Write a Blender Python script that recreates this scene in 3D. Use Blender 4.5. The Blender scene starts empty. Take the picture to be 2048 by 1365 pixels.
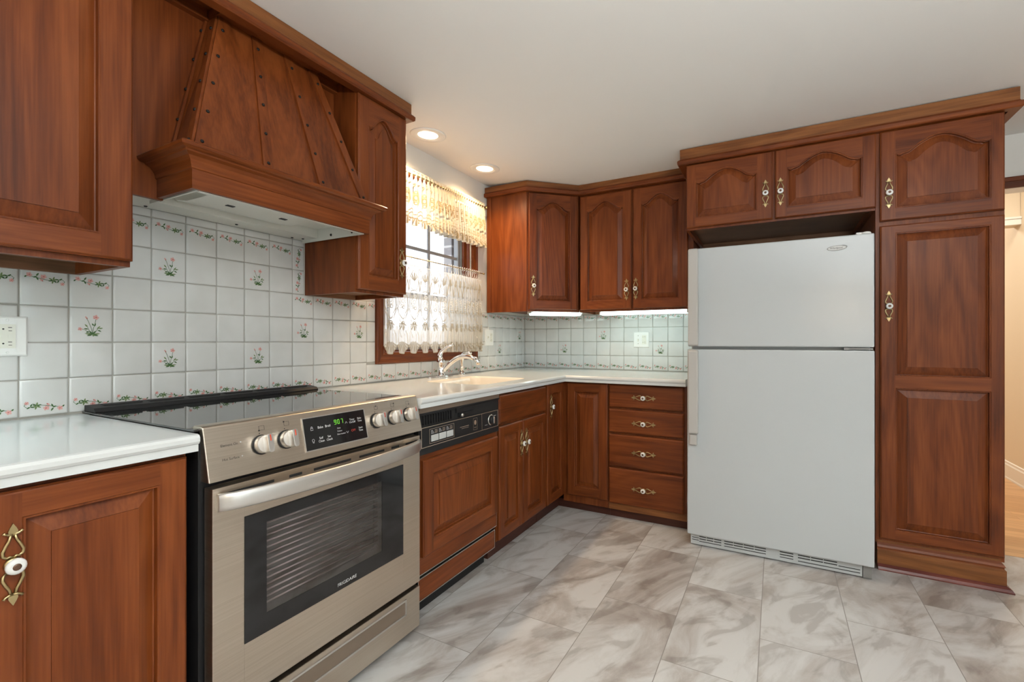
import bpy, bmesh, math, random
from mathutils import Vector, Matrix
from mathutils.geometry import tessellate_polygon
random.seed(7)
sc = bpy.context.scene
COL = sc.collection
R = math.radians

# ------------------------------------------------------------------ camera
cam_d = bpy.data.cameras.new('camera'); cam = bpy.data.objects.new('camera', cam_d); COL.objects.link(cam)
cam_d.sensor_width = 36.0; cam_d.lens = 946.4 / 2048 * 36.0
cam_d.shift_y = 0.5 / 2048
cam_d.clip_start = 0.02
cam.location = (1.91, 0.0, 1.138); cam.rotation_euler = (R(90), 0, R(29.2))
sc.camera = cam

# ------------------------------------------------------------------ world, lights, exposure
w = bpy.data.worlds.new('overcast_sky'); sc.world = w; w.use_nodes = True
bg = w.node_tree.nodes['Background']; bg.inputs[0].default_value = (0.86, 0.92, 1.0, 1); bg.inputs[1].default_value = 2.2
sc.view_settings.view_transform = 'Standard'; sc.view_settings.look = 'None'
sc.view_settings.gamma = 1.0; sc.view_settings.use_curve_mapping = False
sc.view_settings.exposure = 0.09

def area(name, loc, target, sx, sy, power, col):
    d = bpy.data.lights.new(name, 'AREA'); d.shape = 'RECTANGLE'; d.size = sx; d.size_y = sy; d.energy = power; d.color = col
    o = bpy.data.objects.new(name, d); COL.objects.link(o); o.location = loc
    o.rotation_euler = (Vector(target) - Vector(loc)).to_track_quat('-Z', 'Y').to_euler(); return o
def spot(name, loc, power, col, angle, blend=0.4, rad=0.05):
    d = bpy.data.lights.new(name, 'SPOT'); d.energy = power; d.color = col; d.spot_size = R(angle); d.spot_blend = blend; d.shadow_soft_size = rad
    o = bpy.data.objects.new(name, d); COL.objects.link(o); o.location = loc; return o
def point(name, loc, power, col, rad=0.1):
    d = bpy.data.lights.new(name, 'POINT'); d.energy = power; d.color = col; d.shadow_soft_size = rad
    o = bpy.data.objects.new(name, d); COL.objects.link(o); o.location = loc; return o

area('daylight_fill_rear', (2.3, -3.05, 1.35), (1.9, 3.0, 1.1), 3.6, 1.9, 10, (0.80, 0.92, 1.0))  # added ambient fill for daylight and flash; the rear wall has no window
area('daylight_fill_right', (4.35, 0.6, 1.35), (0.0, 1.4, 1.1), 2.4, 1.7, 19, (0.76, 0.91, 1.0))  # added cool side fill like daylight, in front of a solid right wall
area('ceiling_bounce_fill', (2.65, -0.2, 1.62), (2.65, -0.1, 3.0), 0.42, 0.42, 106, (0.90, 0.96, 1.0))  # added upward fill bounced off the ceiling beside the camera; no floor lamp here
WARM = (1.0, 0.70, 0.41)
for y in (2.085, 2.675):
    spot('recessed_lamp', (0.205, y, 2.275), 40, WARM, 152, 0.75, 0.05)
point('dining_lamp', (2.68, -1.6, 1.55), 20, (1.0, 0.74, 0.48), 0.09)
area('hall_lamp', (3.0, 4.4, 2.55), (3.0, 4.4, 0), 0.5, 0.5, 19, (1.0, 0.88, 0.72))
area('far_hall_fill', (2.9, 6.4, 2.55), (2.9, 6.4, 0), 0.6, 0.6, 36, (1.0, 0.89, 0.74))  # added, unseen fill that brightens the hall beyond the header

# ------------------------------------------------------------------ materials
def new_mat(name):
    m = bpy.data.materials.new(name); m.use_nodes = True; nt = m.node_tree
    return m, nt, nt.nodes['Principled BSDF']
def simple(name, col, rough=0.4, metal=0.0, coat=0.0, emit=None, estr=0.0, spec=0.5):
    m, nt, b = new_mat(name)
    b.inputs['Base Color'].default_value = (*col, 1); b.inputs['Roughness'].default_value = rough; b.inputs['Metallic'].default_value = metal
    b.inputs['Coat Weight'].default_value = coat; b.inputs['Specular IOR Level'].default_value = spec
    if emit: b.inputs['Emission Color'].default_value = (*emit, 1); b.inputs['Emission Strength'].default_value = estr
    return m
def N(nt, t, **kw):
    n = nt.nodes.new(t)
    for k, v in kw.items(): setattr(n, k, v)
    return n
def ramp(nt, stops):
    r = N(nt, 'ShaderNodeValToRGB'); e = r.color_ramp.elements
    while len(e) < len(stops): e.new(0.5)
    for el, (p, c) in zip(e, stops): el.position = p; el.color = (*c, 1)
    return r
def coords(nt, scale, rand=True, rot=(0, 0, 0)):
    tc = N(nt, 'ShaderNodeTexCoord'); mp = N(nt, 'ShaderNodeMapping'); mp.inputs['Scale'].default_value = scale; mp.inputs['Rotation'].default_value = rot
    nt.links.new(tc.outputs['Object'], mp.inputs['Vector'])
    if rand:
        oi = N(nt, 'ShaderNodeObjectInfo'); mul = N(nt, 'ShaderNodeMath', operation='MULTIPLY'); mul.inputs[1].default_value = 37.0
        nt.links.new(oi.outputs['Random'], mul.inputs[0]); nt.links.new(mul.outputs[0], mp.inputs['Location'])
    return mp
def wood(name, axis, dark, mid, light, rough=0.36, coat=0.0):
    m, nt, b = new_mat(name)
    s1 = {'V': (7, 7, 0.8), 'H': (1.0, 1.0, 9)}[axis]; s2 = {'V': (160, 160, 5), 'H': (6, 6, 170)}[axis]; s3 = {'V': (2.6, 2.6, 0.5), 'H': (.6, .6, 3)}[axis]
    n1 = N(nt, 'ShaderNodeTexNoise'); n1.inputs['Scale'].default_value = 1.6; n1.inputs['Detail'].default_value = 6; n1.inputs['Distortion'].default_value = 1.6
    nt.links.new(coords(nt, s1).outputs[0], n1.inputs['Vector'])
    n2 = N(nt, 'ShaderNodeTexNoise'); n2.inputs['Scale'].default_value = 1.0; n2.inputs['Detail'].default_value = 3
    nt.links.new(coords(nt, s2).outputs[0], n2.inputs['Vector'])
    n3 = N(nt, 'ShaderNodeTexNoise'); n3.inputs['Scale'].default_value = 1.3; n3.inputs['Detail'].default_value = 2
    nt.links.new(coords(nt, s3).outputs[0], n3.inputs['Vector'])
    a = N(nt, 'ShaderNodeMath', operation='MULTIPLY_ADD'); a.inputs[1].default_value = 0.30; nt.links.new(n2.outputs['Fac'], a.inputs[0])
    c = N(nt, 'ShaderNodeMath', operation='MULTIPLY_ADD'); c.inputs[1].default_value = 0.35; nt.links.new(n3.outputs['Fac'], c.inputs[0])
    d = N(nt, 'ShaderNodeMath', operation='MULTIPLY'); d.inputs[1].default_value = 0.52; nt.links.new(n1.outputs['Fac'], d.inputs[0])
    nt.links.new(d.outputs[0], c.inputs[2]); nt.links.new(c.outputs[0], a.inputs[2])
    s4 = {'V': (3.4, 3.4, 0.42), 'H': (.42, .42, 3.4)}[axis]; n4 = N(nt, 'ShaderNodeTexNoise'); n4.inputs['Scale'].default_value = 1.0; n4.inputs['Detail'].default_value = 1.5
    nt.links.new(coords(nt, s4).outputs[0], n4.inputs['Vector'])
    k1 = N(nt, 'ShaderNodeMath', operation='MULTIPLY'); k1.inputs[1].default_value = 150; nt.links.new(n4.outputs['Fac'], k1.inputs[0])
    k2 = N(nt, 'ShaderNodeMath', operation='SINE'); nt.links.new(k1.outputs[0], k2.inputs[0])
    k3 = N(nt, 'ShaderNodeMath', operation='MULTIPLY_ADD'); k3.inputs[1].default_value = 0.035; nt.links.new(k2.outputs[0], k3.inputs[0]); nt.links.new(a.outputs[0], k3.inputs[2])
    r = ramp(nt, [(0.40, dark), (0.56, mid), (0.74, light)]); nt.links.new(k3.outputs[0], r.inputs[0])
    nt.links.new(r.outputs[0], b.inputs['Base Color'])
    b.inputs['Roughness'].default_value = rough; b.inputs['Specular IOR Level'].default_value = 0.28; b.inputs['Coat Weight'].default_value = coat; b.inputs['Coat Roughness'].default_value = 0.16
    return m
M = {}
D_, M_, L_ = (0.080, 0.0175, 0.0040), (0.148, 0.0345, 0.0070), (0.215, 0.056, 0.0125)
M['wv'] = wood('cherry_vertical_grain', 'V', D_, M_, L_)
M['wh'] = wood('cherry_horizontal_grain', 'H', D_, M_, L_)
M['wl'] = wood('worn_cherry_trim', 'H', (0.09, 0.029, 0.008), (0.175, 0.060, 0.016), (0.27, 0.105, 0.032), 0.4, 0.1)
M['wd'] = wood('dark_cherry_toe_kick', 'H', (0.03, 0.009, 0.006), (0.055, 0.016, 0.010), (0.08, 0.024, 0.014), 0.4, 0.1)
M['wr'] = wood('reddish_shoe_moulding', 'H', (0.06, 0.015, 0.012), (0.11, 0.026, 0.02), (0.20, 0.055, 0.04), 0.35, 0.2)
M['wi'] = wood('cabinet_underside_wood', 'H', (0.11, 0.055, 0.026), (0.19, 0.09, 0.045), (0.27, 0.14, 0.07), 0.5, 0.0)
M['iron'] = simple('dark_iron', (0.02, 0.018, 0.017), 0.45, 0.6)
M['brass'] = simple('antique_brass', (0.47, 0.37, 0.19), 0.33, 1.0)
M['porcelain'] = simple('white_porcelain', (0.82, 0.82, 0.80), 0.08, 0, 0.5)
M['knobdot'] = simple('brown_knob_centre', (0.13, 0.07, 0.045), 0.3, 0.5)
M['wall'] = simple('painted_wall_white', (0.70, 0.68, 0.63), 0.6)
M['hallwall'] = simple('painted_wall_cream', (0.72, 0.63, 0.50), 0.6)
M['white'] = simple('white_gloss_paint', (0.78, 0.77, 0.74), 0.35)
M['ceil'] = simple('ceiling_paint', (0.83, 0.81, 0.77), 0.7)
M['counter'] = simple('off_white_solid_surface', (0.735, 0.765, 0.76), 0.14, 0, 0.3)
M['sink'] = simple('bisque_sink', (0.76, 0.70, 0.60), 0.2, 0, 0.3)
M['plastic'] = simple('white_plastic', (0.80, 0.81, 0.79), 0.3)
M['ivory'] = simple('ivory_plastic', (0.74, 0.74, 0.66), 0.3)
M['black'] = simple('black_plastic', (0.012, 0.012, 0.013), 0.5, spec=0.35)
M['badge'] = simple('dull_silver_badge', (0.25, 0.245, 0.235), 0.5, 0.5)
M['badgein'] = simple('pale_badge_face', (0.60, 0.60, 0.58), 0.4)
M['gloss'] = simple('black_gloss', (0.010, 0.010, 0.011), 0.06)
M['chrome'] = simple('chrome', (0.80, 0.80, 0.80), 0.07, 1.0)
M['silver'] = simple('silver_trim', (0.66, 0.65, 0.62), 0.22, 1.0)
M['goldline'] = simple('champagne_trim', (0.72, 0.58, 0.45), 0.3, 0.8)
M['liner'] = simple('white_enamel', (0.74, 0.74, 0.68), 0.3)
M['hole'] = simple('dark_hole', (0.01, 0.01, 0.01), 0.6)
M['greyframe'] = simple('grey_aluminium', (0.30, 0.31, 0.32), 0.4, 0.3)
M['ink'] = simple('black_print', (0.03, 0.027, 0.024), 0.5)
M['print'] = simple('white_print', (0.75, 0.75, 0.75), 0.5)
M['red'] = simple('red_mark', (0.62, 0.06, 0.02), 0.4)
M['redp'] = simple('red_print', (0.45, 0.05, 0.03), 0.5)
M['led'] = simple('green_led', (0.02, 0.05, 0.01), 0.4, emit=(0.25, 1.0, 0.06), estr=1.3)
M['tube'] = simple('fluorescent_lens', (0.9, 0.95, 0.93), 0.4, emit=(0.76, 1.0, 0.97), estr=6.2)
M['tubel'] = simple('fluorescent_lens_left', (0.9, 0.95, 0.95), 0.4, emit=(0.72, 0.97, 1.0), estr=19.0)
M['bulb'] = simple('warm_bulb_glow', (1, 0.9, 0.75), 0.5, emit=(1.0, 0.82, 0.55), estr=6.0)
M['panelbtn'] = simple('speckled_grey_button', (0.55, 0.56, 0.55), 0.5)
M['cavity'] = simple('oven_cavity', (0.022, 0.020, 0.020), 0.5)
M['rack'] = simple('oven_rack_steel', (0.40, 0.36, 0.36), 0.3, 1.0)
M['umber'] = simple('brown_metal_strip', (0.20, 0.15, 0.11), 0.4, 0.3)
M['pink'] = simple('pink_petal_print', (0.66, 0.36, 0.33), 0.12)
M['pinkd'] = simple('deep_pink_print', (0.44, 0.14, 0.13), 0.12)
M['green'] = simple('green_leaf_print', (0.15, 0.22, 0.09), 0.12)
M['greend'] = simple('dark_green_leaf_print', (0.06, 0.13, 0.05), 0.12)
M['grout'] = simple('grey_grout', (0.36, 0.355, 0.32), 0.8)

def tile_mat():
    m, nt, b = new_mat('white_glazed_tile')
    mp = coords(nt, (7, 7, 7), False); n = N(nt, 'ShaderNodeTexNoise'); n.inputs['Scale'].default_value = 1.2; n.inputs['Detail'].default_value = 2
    nt.links.new(mp.outputs[0], n.inputs['Vector'])
    r = ramp(nt, [(0.3, (0.605, 0.615, 0.60)), (0.7, (0.665, 0.675, 0.665))]); nt.links.new(n.outputs['Fac'], r.inputs[0]); nt.links.new(r.outputs[0], b.inputs['Base Color'])
    b.inputs['Roughness'].default_value = 0.09
    n2 = N(nt, 'ShaderNodeTexNoise'); n2.inputs['Scale'].default_value = 4; nt.links.new(mp.outputs[0], n2.inputs['Vector'])
    bp = N(nt, 'ShaderNodeBump'); bp.inputs['Strength'].default_value = 0.06; bp.inputs['Distance'].default_value = 0.01
    nt.links.new(n2.outputs['Fac'], bp.inputs['Height']); nt.links.new(bp.outputs[0], b.inputs['Normal'])
    return m
M['tile'] = tile_mat()
def steel():
    m, nt, b = new_mat('brushed_stainless')
    mp = coords(nt, (4, 1.2, 500), False); n = N(nt, 'ShaderNodeTexNoise'); n.inputs['Scale'].default_value = 1.0; n.inputs['Detail'].default_value = 3
    nt.links.new(mp.outputs[0], n.inputs['Vector'])
    r = ramp(nt, [(0.3, (0.57, 0.495, 0.41)), (0.7, (0.65, 0.575, 0.49))]); nt.links.new(n.outputs['Fac'], r.inputs[0]); nt.links.new(r.outputs[0], b.inputs['Base Color'])
    b.inputs['Metallic'].default_value = 1.0; b.inputs['Roughness'].default_value = 0.33
    bp = N(nt, 'ShaderNodeBump'); bp.inputs['Strength'].default_value = 0.05; bp.inputs['Distance'].default_value = 0.002
    nt.links.new(n.outputs['Fac'], bp.inputs['Height']); nt.links.new(bp.outputs[0], b.inputs['Normal'])
    return m
M['steel'] = steel()
M['satin'] = simple('satin_steel', (0.72, 0.70, 0.67), 0.38, 1.0)
def fridge_mat():
    m, nt, b = new_mat('textured_white_enamel')
    b.inputs['Base Color'].default_value = (0.52, 0.548, 0.558, 1); b.inputs['Roughness'].default_value = 0.19
    mp = coords(nt, (1, 1, 1), False); n = N(nt, 'ShaderNodeTexNoise'); n.inputs['Scale'].default_value = 330; n.inputs['Detail'].default_value = 1
    nt.links.new(mp.outputs[0], n.inputs['Vector']); bp = N(nt, 'ShaderNodeBump'); bp.inputs['Strength'].default_value = 0.22; bp.inputs['Distance'].default_value = 0.001
    nt.links.new(n.outputs['Fac'], bp.inputs['Height']); nt.links.new(bp.outputs[0], b.inputs['Normal']); return m
M['fridge'] = fridge_mat(); M['fhandle'] = simple('warm_white_handle', (0.47, 0.455, 0.43), 0.4); M['fgrille'] = simple('white_grille', (0.50, 0.52, 0.52), 0.4)
def floor_mat():
    m, nt, b = new_mat('marbled_vinyl_tile')
    tc = N(nt, 'ShaderNodeTexCoord'); sx = N(nt, 'ShaderNodeSeparateXYZ'); nt.links.new(tc.outputs['Object'], sx.inputs[0])
    def ma(op, a, bv):
        q = N(nt, 'ShaderNodeMath', operation=op); nt.links.new(a, q.inputs[0]) if not isinstance(a, float) else None
        if isinstance(bv, float): q.inputs[1].default_value = bv
        else: nt.links.new(bv, q.inputs[1])
        return q.outputs[0]
    X = ma('SUBTRACT', sx.outputs[0], 0.3265); Y = ma('SUBTRACT', sx.outputs[1], 0.2125)
    cb = N(nt, 'ShaderNodeCombineXYZ'); nt.links.new(Y, cb.inputs[0]); nt.links.new(X, cb.inputs[1])
    br = N(nt, 'ShaderNodeTexBrick'); br.offset = 0.5; br.offset_frequency = 2; br.squash = 1.0
    nt.links.new(cb.outputs[0], br.inputs['Vector'])
    for k, v in (('Scale', 1.0), ('Mortar Size', 0.0016), ('Mortar Smooth', 0.3), ('Bias', 0.0), ('Brick Width', 0.61), ('Row Height', 0.3055)): br.inputs[k].default_value = v
    br.inputs['Color1'].default_value = (0, 0, 0, 1); br.inputs['Color2'].default_value = (1, 1, 1, 1); br.inputs['Mortar'].default_value = (0.5, 0.5, 0.5, 1)
    # every tile gets its own patch of veining
    sc_ = N(nt, 'ShaderNodeVectorMath', operation='MULTIPLY'); sc_.inputs[1].default_value = (43, 71, 29); nt.links.new(br.outputs['Color'], sc_.inputs[0])
    ad = N(nt, 'ShaderNodeVectorMath', operation='ADD'); nt.links.new(tc.outputs['Object'], ad.inputs[0]); nt.links.new(sc_.outputs[0], ad.inputs[1])
    m0 = N(nt, 'ShaderNodeMapping'); m0.inputs['Rotation'].default_value = (0, 0, R(-62)); nt.links.new(ad.outputs[0], m0.inputs[0])
    mp = N(nt, 'ShaderNodeMapping'); mp.inputs['Scale'].default_value = (1.8, 4.6, 1); nt.links.new(m0.outputs[0], mp.inputs[0])
    n1 = N(nt, 'ShaderNodeTexNoise'); n1.inputs['Scale'].default_value = 0.75; n1.inputs['Detail'].default_value = 9; n1.inputs['Roughness'].default_value = 0.62; n1.inputs['Distortion'].default_value = 1.3
    nt.links.new(mp.outputs[0], n1.inputs['Vector'])
    r1 = ramp(nt, [(0.36, (0.325, 0.285, 0.26)), (0.455, (0.435, 0.405, 0.38)), (0.50, (0.505, 0.49, 0.475)), (0.58, (0.59, 0.585, 0.575))]); nt.links.new(n1.outputs['Fac'], r1.inputs[0])
    n2 = N(nt, 'ShaderNodeTexNoise'); n2.inputs['Scale'].default_value = 2.4; n2.inputs['Detail'].default_value = 8; n2.inputs['Distortion'].default_value = 0.8
    nt.links.new(mp.outputs[0], n2.inputs['Vector'])
    r2 = ramp(nt, [(0.38, (0.66, 0.63, 0.61)), (0.44, (0.92, 0.91, 0.90)), (0.50, (1, 1, 1))]); nt.links.new(n2.outputs['Fac'], r2.inputs[0])
    mu = N(nt, 'ShaderNodeMixRGB', blend_type='MULTIPLY'); mu.inputs[0].default_value = 0.8; nt.links.new(r1.outputs[0], mu.inputs[1]); nt.links.new(r2.outputs[0], mu.inputs[2])
    mx = N(nt, 'ShaderNodeMixRGB'); nt.links.new(br.outputs['Fac'], mx.inputs[0]); nt.links.new(mu.outputs[0], mx.inputs[1]); mx.inputs[2].default_value = (0.24, 0.22, 0.20, 1)
    nt.links.new(mx.outputs[0], b.inputs['Base Color']); b.inputs['Roughness'].default_value = 0.34
    bp = N(nt, 'ShaderNodeBump'); bp.invert = True; bp.inputs['Strength'].default_value = 0.3; bp.inputs['Distance'].default_value = 0.001
    nt.links.new(br.outputs['Fac'], bp.inputs['Height']); nt.links.new(bp.outputs[0], b.inputs['Normal'])
    return m
M['floor'] = floor_mat()
def plank_mat():
    m, nt, b = new_mat('oak_strip_floor')
    tc = N(nt, 'ShaderNodeTexCoord'); br = N(nt, 'ShaderNodeTexBrick'); br.offset = 0.37
    nt.links.new(tc.outputs['Object'], br.inputs['Vector'])
    for k, v in (('Scale', 1.0), ('Mortar Size', 0.0008), ('Brick Width', 0.9), ('Row Height', 0.057)): br.inputs[k].default_value = v
    br.inputs['Color1'].default_value = (0.50, 0.28, 0.13, 1); br.inputs['Color2'].default_value = (0.66, 0.40, 0.20, 1); br.inputs['Mortar'].default_value = (0.28, 0.15, 0.07, 1)
    mp = coords(nt, (4, 90, 4), False); n = N(nt, 'ShaderNodeTexNoise'); n.inputs['Scale'].default_value = 1; n.inputs['Detail'].default_value = 4; nt.links.new(mp.outputs[0], n.inputs['Vector'])
    r = ramp(nt, [(0.3, (0.78, 0.74, 0.7)), (0.6, (1, 1, 1))]); nt.links.new(n.outputs['Fac'], r.inputs[0])
    mu = N(nt, 'ShaderNodeMixRGB', blend_type='MULTIPLY'); mu.inputs[0].default_value = 1; nt.links.new(br.outputs['Color'], mu.inputs[1]); nt.links.new(r.outputs[0], mu.inputs[2])
    nt.links.new(mu.outputs[0], b.inputs['Base Color']); b.inputs['Roughness'].default_value = 0.3; return m
M['plank'] = plank_mat()
def brick_mat():
    m, nt, b = new_mat('weathered_grey_brick')
    tc = N(nt, 'ShaderNodeTexCoord'); mp = N(nt, 'ShaderNodeMapping'); mp.inputs['Rotation'].default_value = (R(90), 0, 0); nt.links.new(tc.outputs['Object'], mp.inputs[0])
    br = N(nt, 'ShaderNodeTexBrick'); nt.links.new(mp.outputs[0], br.inputs['Vector'])
    for k, v in (('Scale', 1.0), ('Mortar Size', 0.008), ('Brick Width', 0.2), ('Row Height', 0.07)): br.inputs[k].default_value = v
    br.inputs['Color1'].default_value = (0.30, 0.30, 0.31, 1); br.inputs['Color2'].default_value = (0.42, 0.42, 0.42, 1); br.inputs['Mortar'].default_value = (0.6, 0.6, 0.6, 1)
    nt.links.new(br.outputs['Color'], b.inputs['Base Color']); b.inputs['Roughness'].default_value = 0.9; return m
M['brick'] = brick_mat()
def glass_mat(name, tint=(1, 1, 1), refl=0.08, film=0):
    m, nt, b = new_mat(name)
    tr = N(nt, 'ShaderNodeBsdfTransparent'); tr.inputs[0].default_value = (*tint, 1)
    out = nt.nodes['Material Output']
    b.inputs['Base Color'].default_value = (0, 0, 0, 1); b.inputs['Roughness'].default_value = 0.03; b.inputs['IOR'].default_value = 1.5
    if film: b.inputs['Thin Film Thickness'].default_value = film; b.inputs['Thin Film IOR'].default_value = 2.0
    lw = N(nt, 'ShaderNodeLayerWeight'); lw.inputs['Blend'].default_value = 0.5
    pw = N(nt, 'ShaderNodeMath', operation='POWER'); pw.inputs[1].default_value = 5.0; nt.links.new(lw.outputs['Facing'], pw.inputs[0])
    fr = N(nt, 'ShaderNodeMath', operation='MULTIPLY_ADD'); fr.inputs[1].default_value = 1 - refl; fr.inputs[2].default_value = refl; nt.links.new(pw.outputs[0], fr.inputs[0])
    mx = N(nt, 'ShaderNodeMixShader'); nt.links.new(fr.outputs[0], mx.inputs[0])
    nt.links.new(tr.outputs[0], mx.inputs[1]); nt.links.new(b.outputs[0], mx.inputs[2]); nt.links.new(mx.outputs[0], out.inputs['Surface'])
    b.inputs['Base Color'].default_value = (0.9, 0.9, 0.9, 1); b.inputs['Metallic'].default_value = 1.0
    return m
M['pane'] = glass_mat('window_glass', refl=0.04)
M['ovenglass'] = glass_mat('tinted_oven_glass', (0.66, 0.60, 0.61), 0.15, film=560)
def ceramic_glass():
    m, nt, b = new_mat('black_ceramic_glass'); b.inputs['Base Color'].default_value = (0.012, 0.013, 0.014, 1); b.inputs['Roughness'].default_value = 0.035
    b.inputs['IOR'].default_value = 1.9; return m
M['cooktop'] = ceramic_glass()
def lace(name, alpha, col=(0.84, 0.81, 0.74), cell=260):
    m, nt, b = new_mat(name); out = nt.nodes['Material Output']
    df = N(nt, 'ShaderNodeBsdfDiffuse'); df.inputs[0].default_value = (*col, 1); tl = N(nt, 'ShaderNodeBsdfTranslucent'); tl.inputs[0].default_value = (*col, 1)
    m1 = N(nt, 'ShaderNodeMixShader'); m1.inputs[0].default_value = 0.4; nt.links.new(df.outputs[0], m1.inputs[1]); nt.links.new(tl.outputs[0], m1.inputs[2])
    if alpha >= 1: nt.links.new(m1.outputs[0], out.inputs['Surface']); return m
    tr = N(nt, 'ShaderNodeBsdfTransparent'); mx = N(nt, 'ShaderNodeMixShader')
    mx.inputs[0].default_value = alpha; nt.links.new(tr.outputs[0], mx.inputs[1]); nt.links.new(m1.outputs[0], mx.inputs[2]); nt.links.new(mx.outputs[0], out.inputs['Surface'])
    return m
M['net'] = lace('fine_lace_net', 0.56, (0.88, 0.88, 0.86)); M['dense'] = lace('dense_lace_mesh', 0.84); M['thread'] = lace('lace_thread', 1.0, (0.56, 0.50, 0.39))
M['cream_net'] = lace('cream_lace_net', 0.56, (0.77, 0.71, 0.59)); M['cream_dense'] = lace('cream_dense_mesh', 0.84, (0.77, 0.71, 0.59)); M['cream_thread'] = lace('cream_lace_thread', 1.0, (0.74, 0.67, 0.53)); M['tan_thread'] = lace('tan_lace_thread', 1.0, (0.46, 0.36, 0.22))
M['threadw'] = lace('lace_thread_white', 1.0, (0.86, 0.83, 0.76))

# ------------------------------------------------------------------ mesh helpers
class MB:
    def __init__(s, *mats): s.v = []; s.f = []; s.m = []; s.sm = []; s.mats = [M[k] for k in mats]
    def add(s, vs, fs, m=0, smooth=False, T=None):
        b = len(s.v)
        s.v += [tuple(T(*p)) if T else tuple(p) for p in vs]
        for f in fs: s.f.append(tuple(i + b for i in f)); s.m.append(m); s.sm.append(smooth)
        return s
    def box(s, x0, x1, y0, y1, z0, z1, m=0, T=None):
        vs = [(x0, y0, z0), (x1, y0, z0), (x1, y1, z0), (x0, y1, z0), (x0, y0, z1), (x1, y0, z1), (x1, y1, z1), (x0, y1, z1)]
        return s.add(vs, [(0, 3, 2, 1), (4, 5, 6, 7), (0, 1, 5, 4), (1, 2, 6, 5), (2, 3, 7, 6), (3, 0, 4, 7)], m, False, T)
    def prism(s, poly, a, b, T, m=0, smooth=False):      # poly (u,v) extruded along n from a to b
        n = len(poly); vs = [(u, v, a) for u, v in poly] + [(u, v, b) for u, v in poly]
        s.add(vs, [tuple(range(n - 1, -1, -1)), tuple(range(n, 2 * n))], m, False, T)
        return s.add(vs, [(i, (i + 1) % n, (i + 1) % n + n, i + n) for i in range(n)], m, smooth, T)
    def flat(s, poly, nrm, T, m=0):
        return s.add([(u, v, nrm) for u, v in poly], [tuple(range(len(poly)))], m, False, T)
    def lathe(s, prof, T, seg=16, m=0, smooth=True, cap=True):   # prof (r,n) around the n axis
        vs = []
        for r, n in prof:
            for k in range(seg): a = 2 * math.pi * k / seg; vs.append((r * math.cos(a), r * math.sin(a), n))
        fs = []
        for i in range(len(prof) - 1):
            for k in range(seg): k2 = (k + 1) % seg; fs.append((i * seg + k, i * seg + k2, (i + 1) * seg + k2, (i + 1) * seg + k))
        s.add(vs, fs, m, smooth, T)
        if cap:
            e = (len(prof) - 1) * seg; s.add([vs[k] for k in range(seg)], [tuple(range(seg))[::-1]], m, False, T); s.add([vs[e + k] for k in range(seg)], [tuple(range(seg))], m, False, T)
        return s
    def tube(s, pts, r, seg=8, m=0, T=None, closed=False, flatn=1.0, up=(0, 0, 1)):
        P = [Vector(p) for p in pts]; n = len(P); up = Vector(up); vs = []
        rr = r if isinstance(r, (list, tuple)) else [r] * n
        for i, p in enumerate(P):
            a = P[(i - 1) % n] if (closed or i > 0) else p; b = P[(i + 1) % n] if (closed or i < n - 1) else p
            t = (b - a).normalized(); sd = t.cross(up)
            if sd.length < 1e-4: sd = t.cross(Vector((1, 0, 0)))
            if sd.length < 1e-4: sd = t.cross(Vector((0, 1, 0)))
            sd.normalize(); u2 = sd.cross(t).normalized()
            for k in range(seg): an = 2 * math.pi * k / seg; vs.append(tuple(p + sd * rr[i] * math.cos(an) + u2 * rr[i] * flatn * math.sin(an)))
        fs = []
        for i in range(n if closed else n - 1):
            j = (i + 1) % n
            for k in range(seg): k2 = (k + 1) % seg; fs.append((i * seg + k, i * seg + k2, j * seg + k2, j * seg + k))
        s.add(vs, fs, m, True, T)
        if not closed:
            s.add(vs[:seg], [tuple(range(seg))[::-1]], m, False, T); s.add(vs[-seg:], [tuple(range(seg))], m, False, T)
        return s
    def sweep(s, path, prof, m=0, mats=None):            # closed profile (outward d, z) along a plan path, outward = right of travel
        P = [Vector(p) for p in path]; n = len(P); k = len(prof); vs = []
        nr = []
        for i in range(n - 1):
            t = (P[i + 1] - P[i]).normalized(); nr.append(Vector((t.y, -t.x)))
        for i, p in enumerate(P):
            if i == 0: mi = nr[0]
            elif i == n - 1: mi = nr[-1]
            else: mi = (nr[i - 1] + nr[i]) / (1 + nr[i - 1].dot(nr[i]))
            for d, z in prof: q = p + mi * d; vs.append((q.x, q.y, z))
        for j in range(k):
            j2 = (j + 1) % k; fs = [(i * k + j, i * k + j2, (i + 1) * k + j2, (i + 1) * k + j) for i in range(n - 1)]
            s.add(vs, fs, mats[j] if mats else m)
        s.add(vs[:k], [tuple(range(k))], m); s.add(vs[-k:], [tuple(range(k))[::-1]], m); return s
    def build(s, name, parent=None, bevel=0, seg=2, recalc=True, label=None):
        me = bpy.data.meshes.new(name); o = bpy.data.objects.new(name, me); COL.objects.link(o)
        off = Vector((0, 0, 0)); p = parent
        while p is not None: off += p.location; p = p.parent
        me.from_pydata([tuple(Vector(v) - off) for v in s.v], [], s.f)
        for mt in s.mats: me.materials.append(mt)
        for i, pl in enumerate(me.polygons): pl.material_index = s.m[i]; pl.use_smooth = s.sm[i]
        bm = bmesh.new(); bm.from_mesh(me); bmesh.ops.remove_doubles(bm, verts=bm.verts, dist=1e-6)
        if recalc: bmesh.ops.recalc_face_normals(bm, faces=bm.faces)
        bm.to_mesh(me); bm.free()
        if parent: o.parent = parent
        if bevel:
            b = o.modifiers.new('edge', 'BEVEL'); b.width = bevel; b.segments = seg; b.limit_method = 'ANGLE'; b.angle_limit = R(40); b.harden_normals = False
        if label: o['label'] = label
        return o
def thing(name, loc, label, cat, group=None):
    o = bpy.data.objects.new(name, None); COL.objects.link(o); o.location = loc; o.empty_display_size = 0.05
    o['label'] = label; o['category'] = cat
    if group: o['group'] = group
    return o
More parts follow.
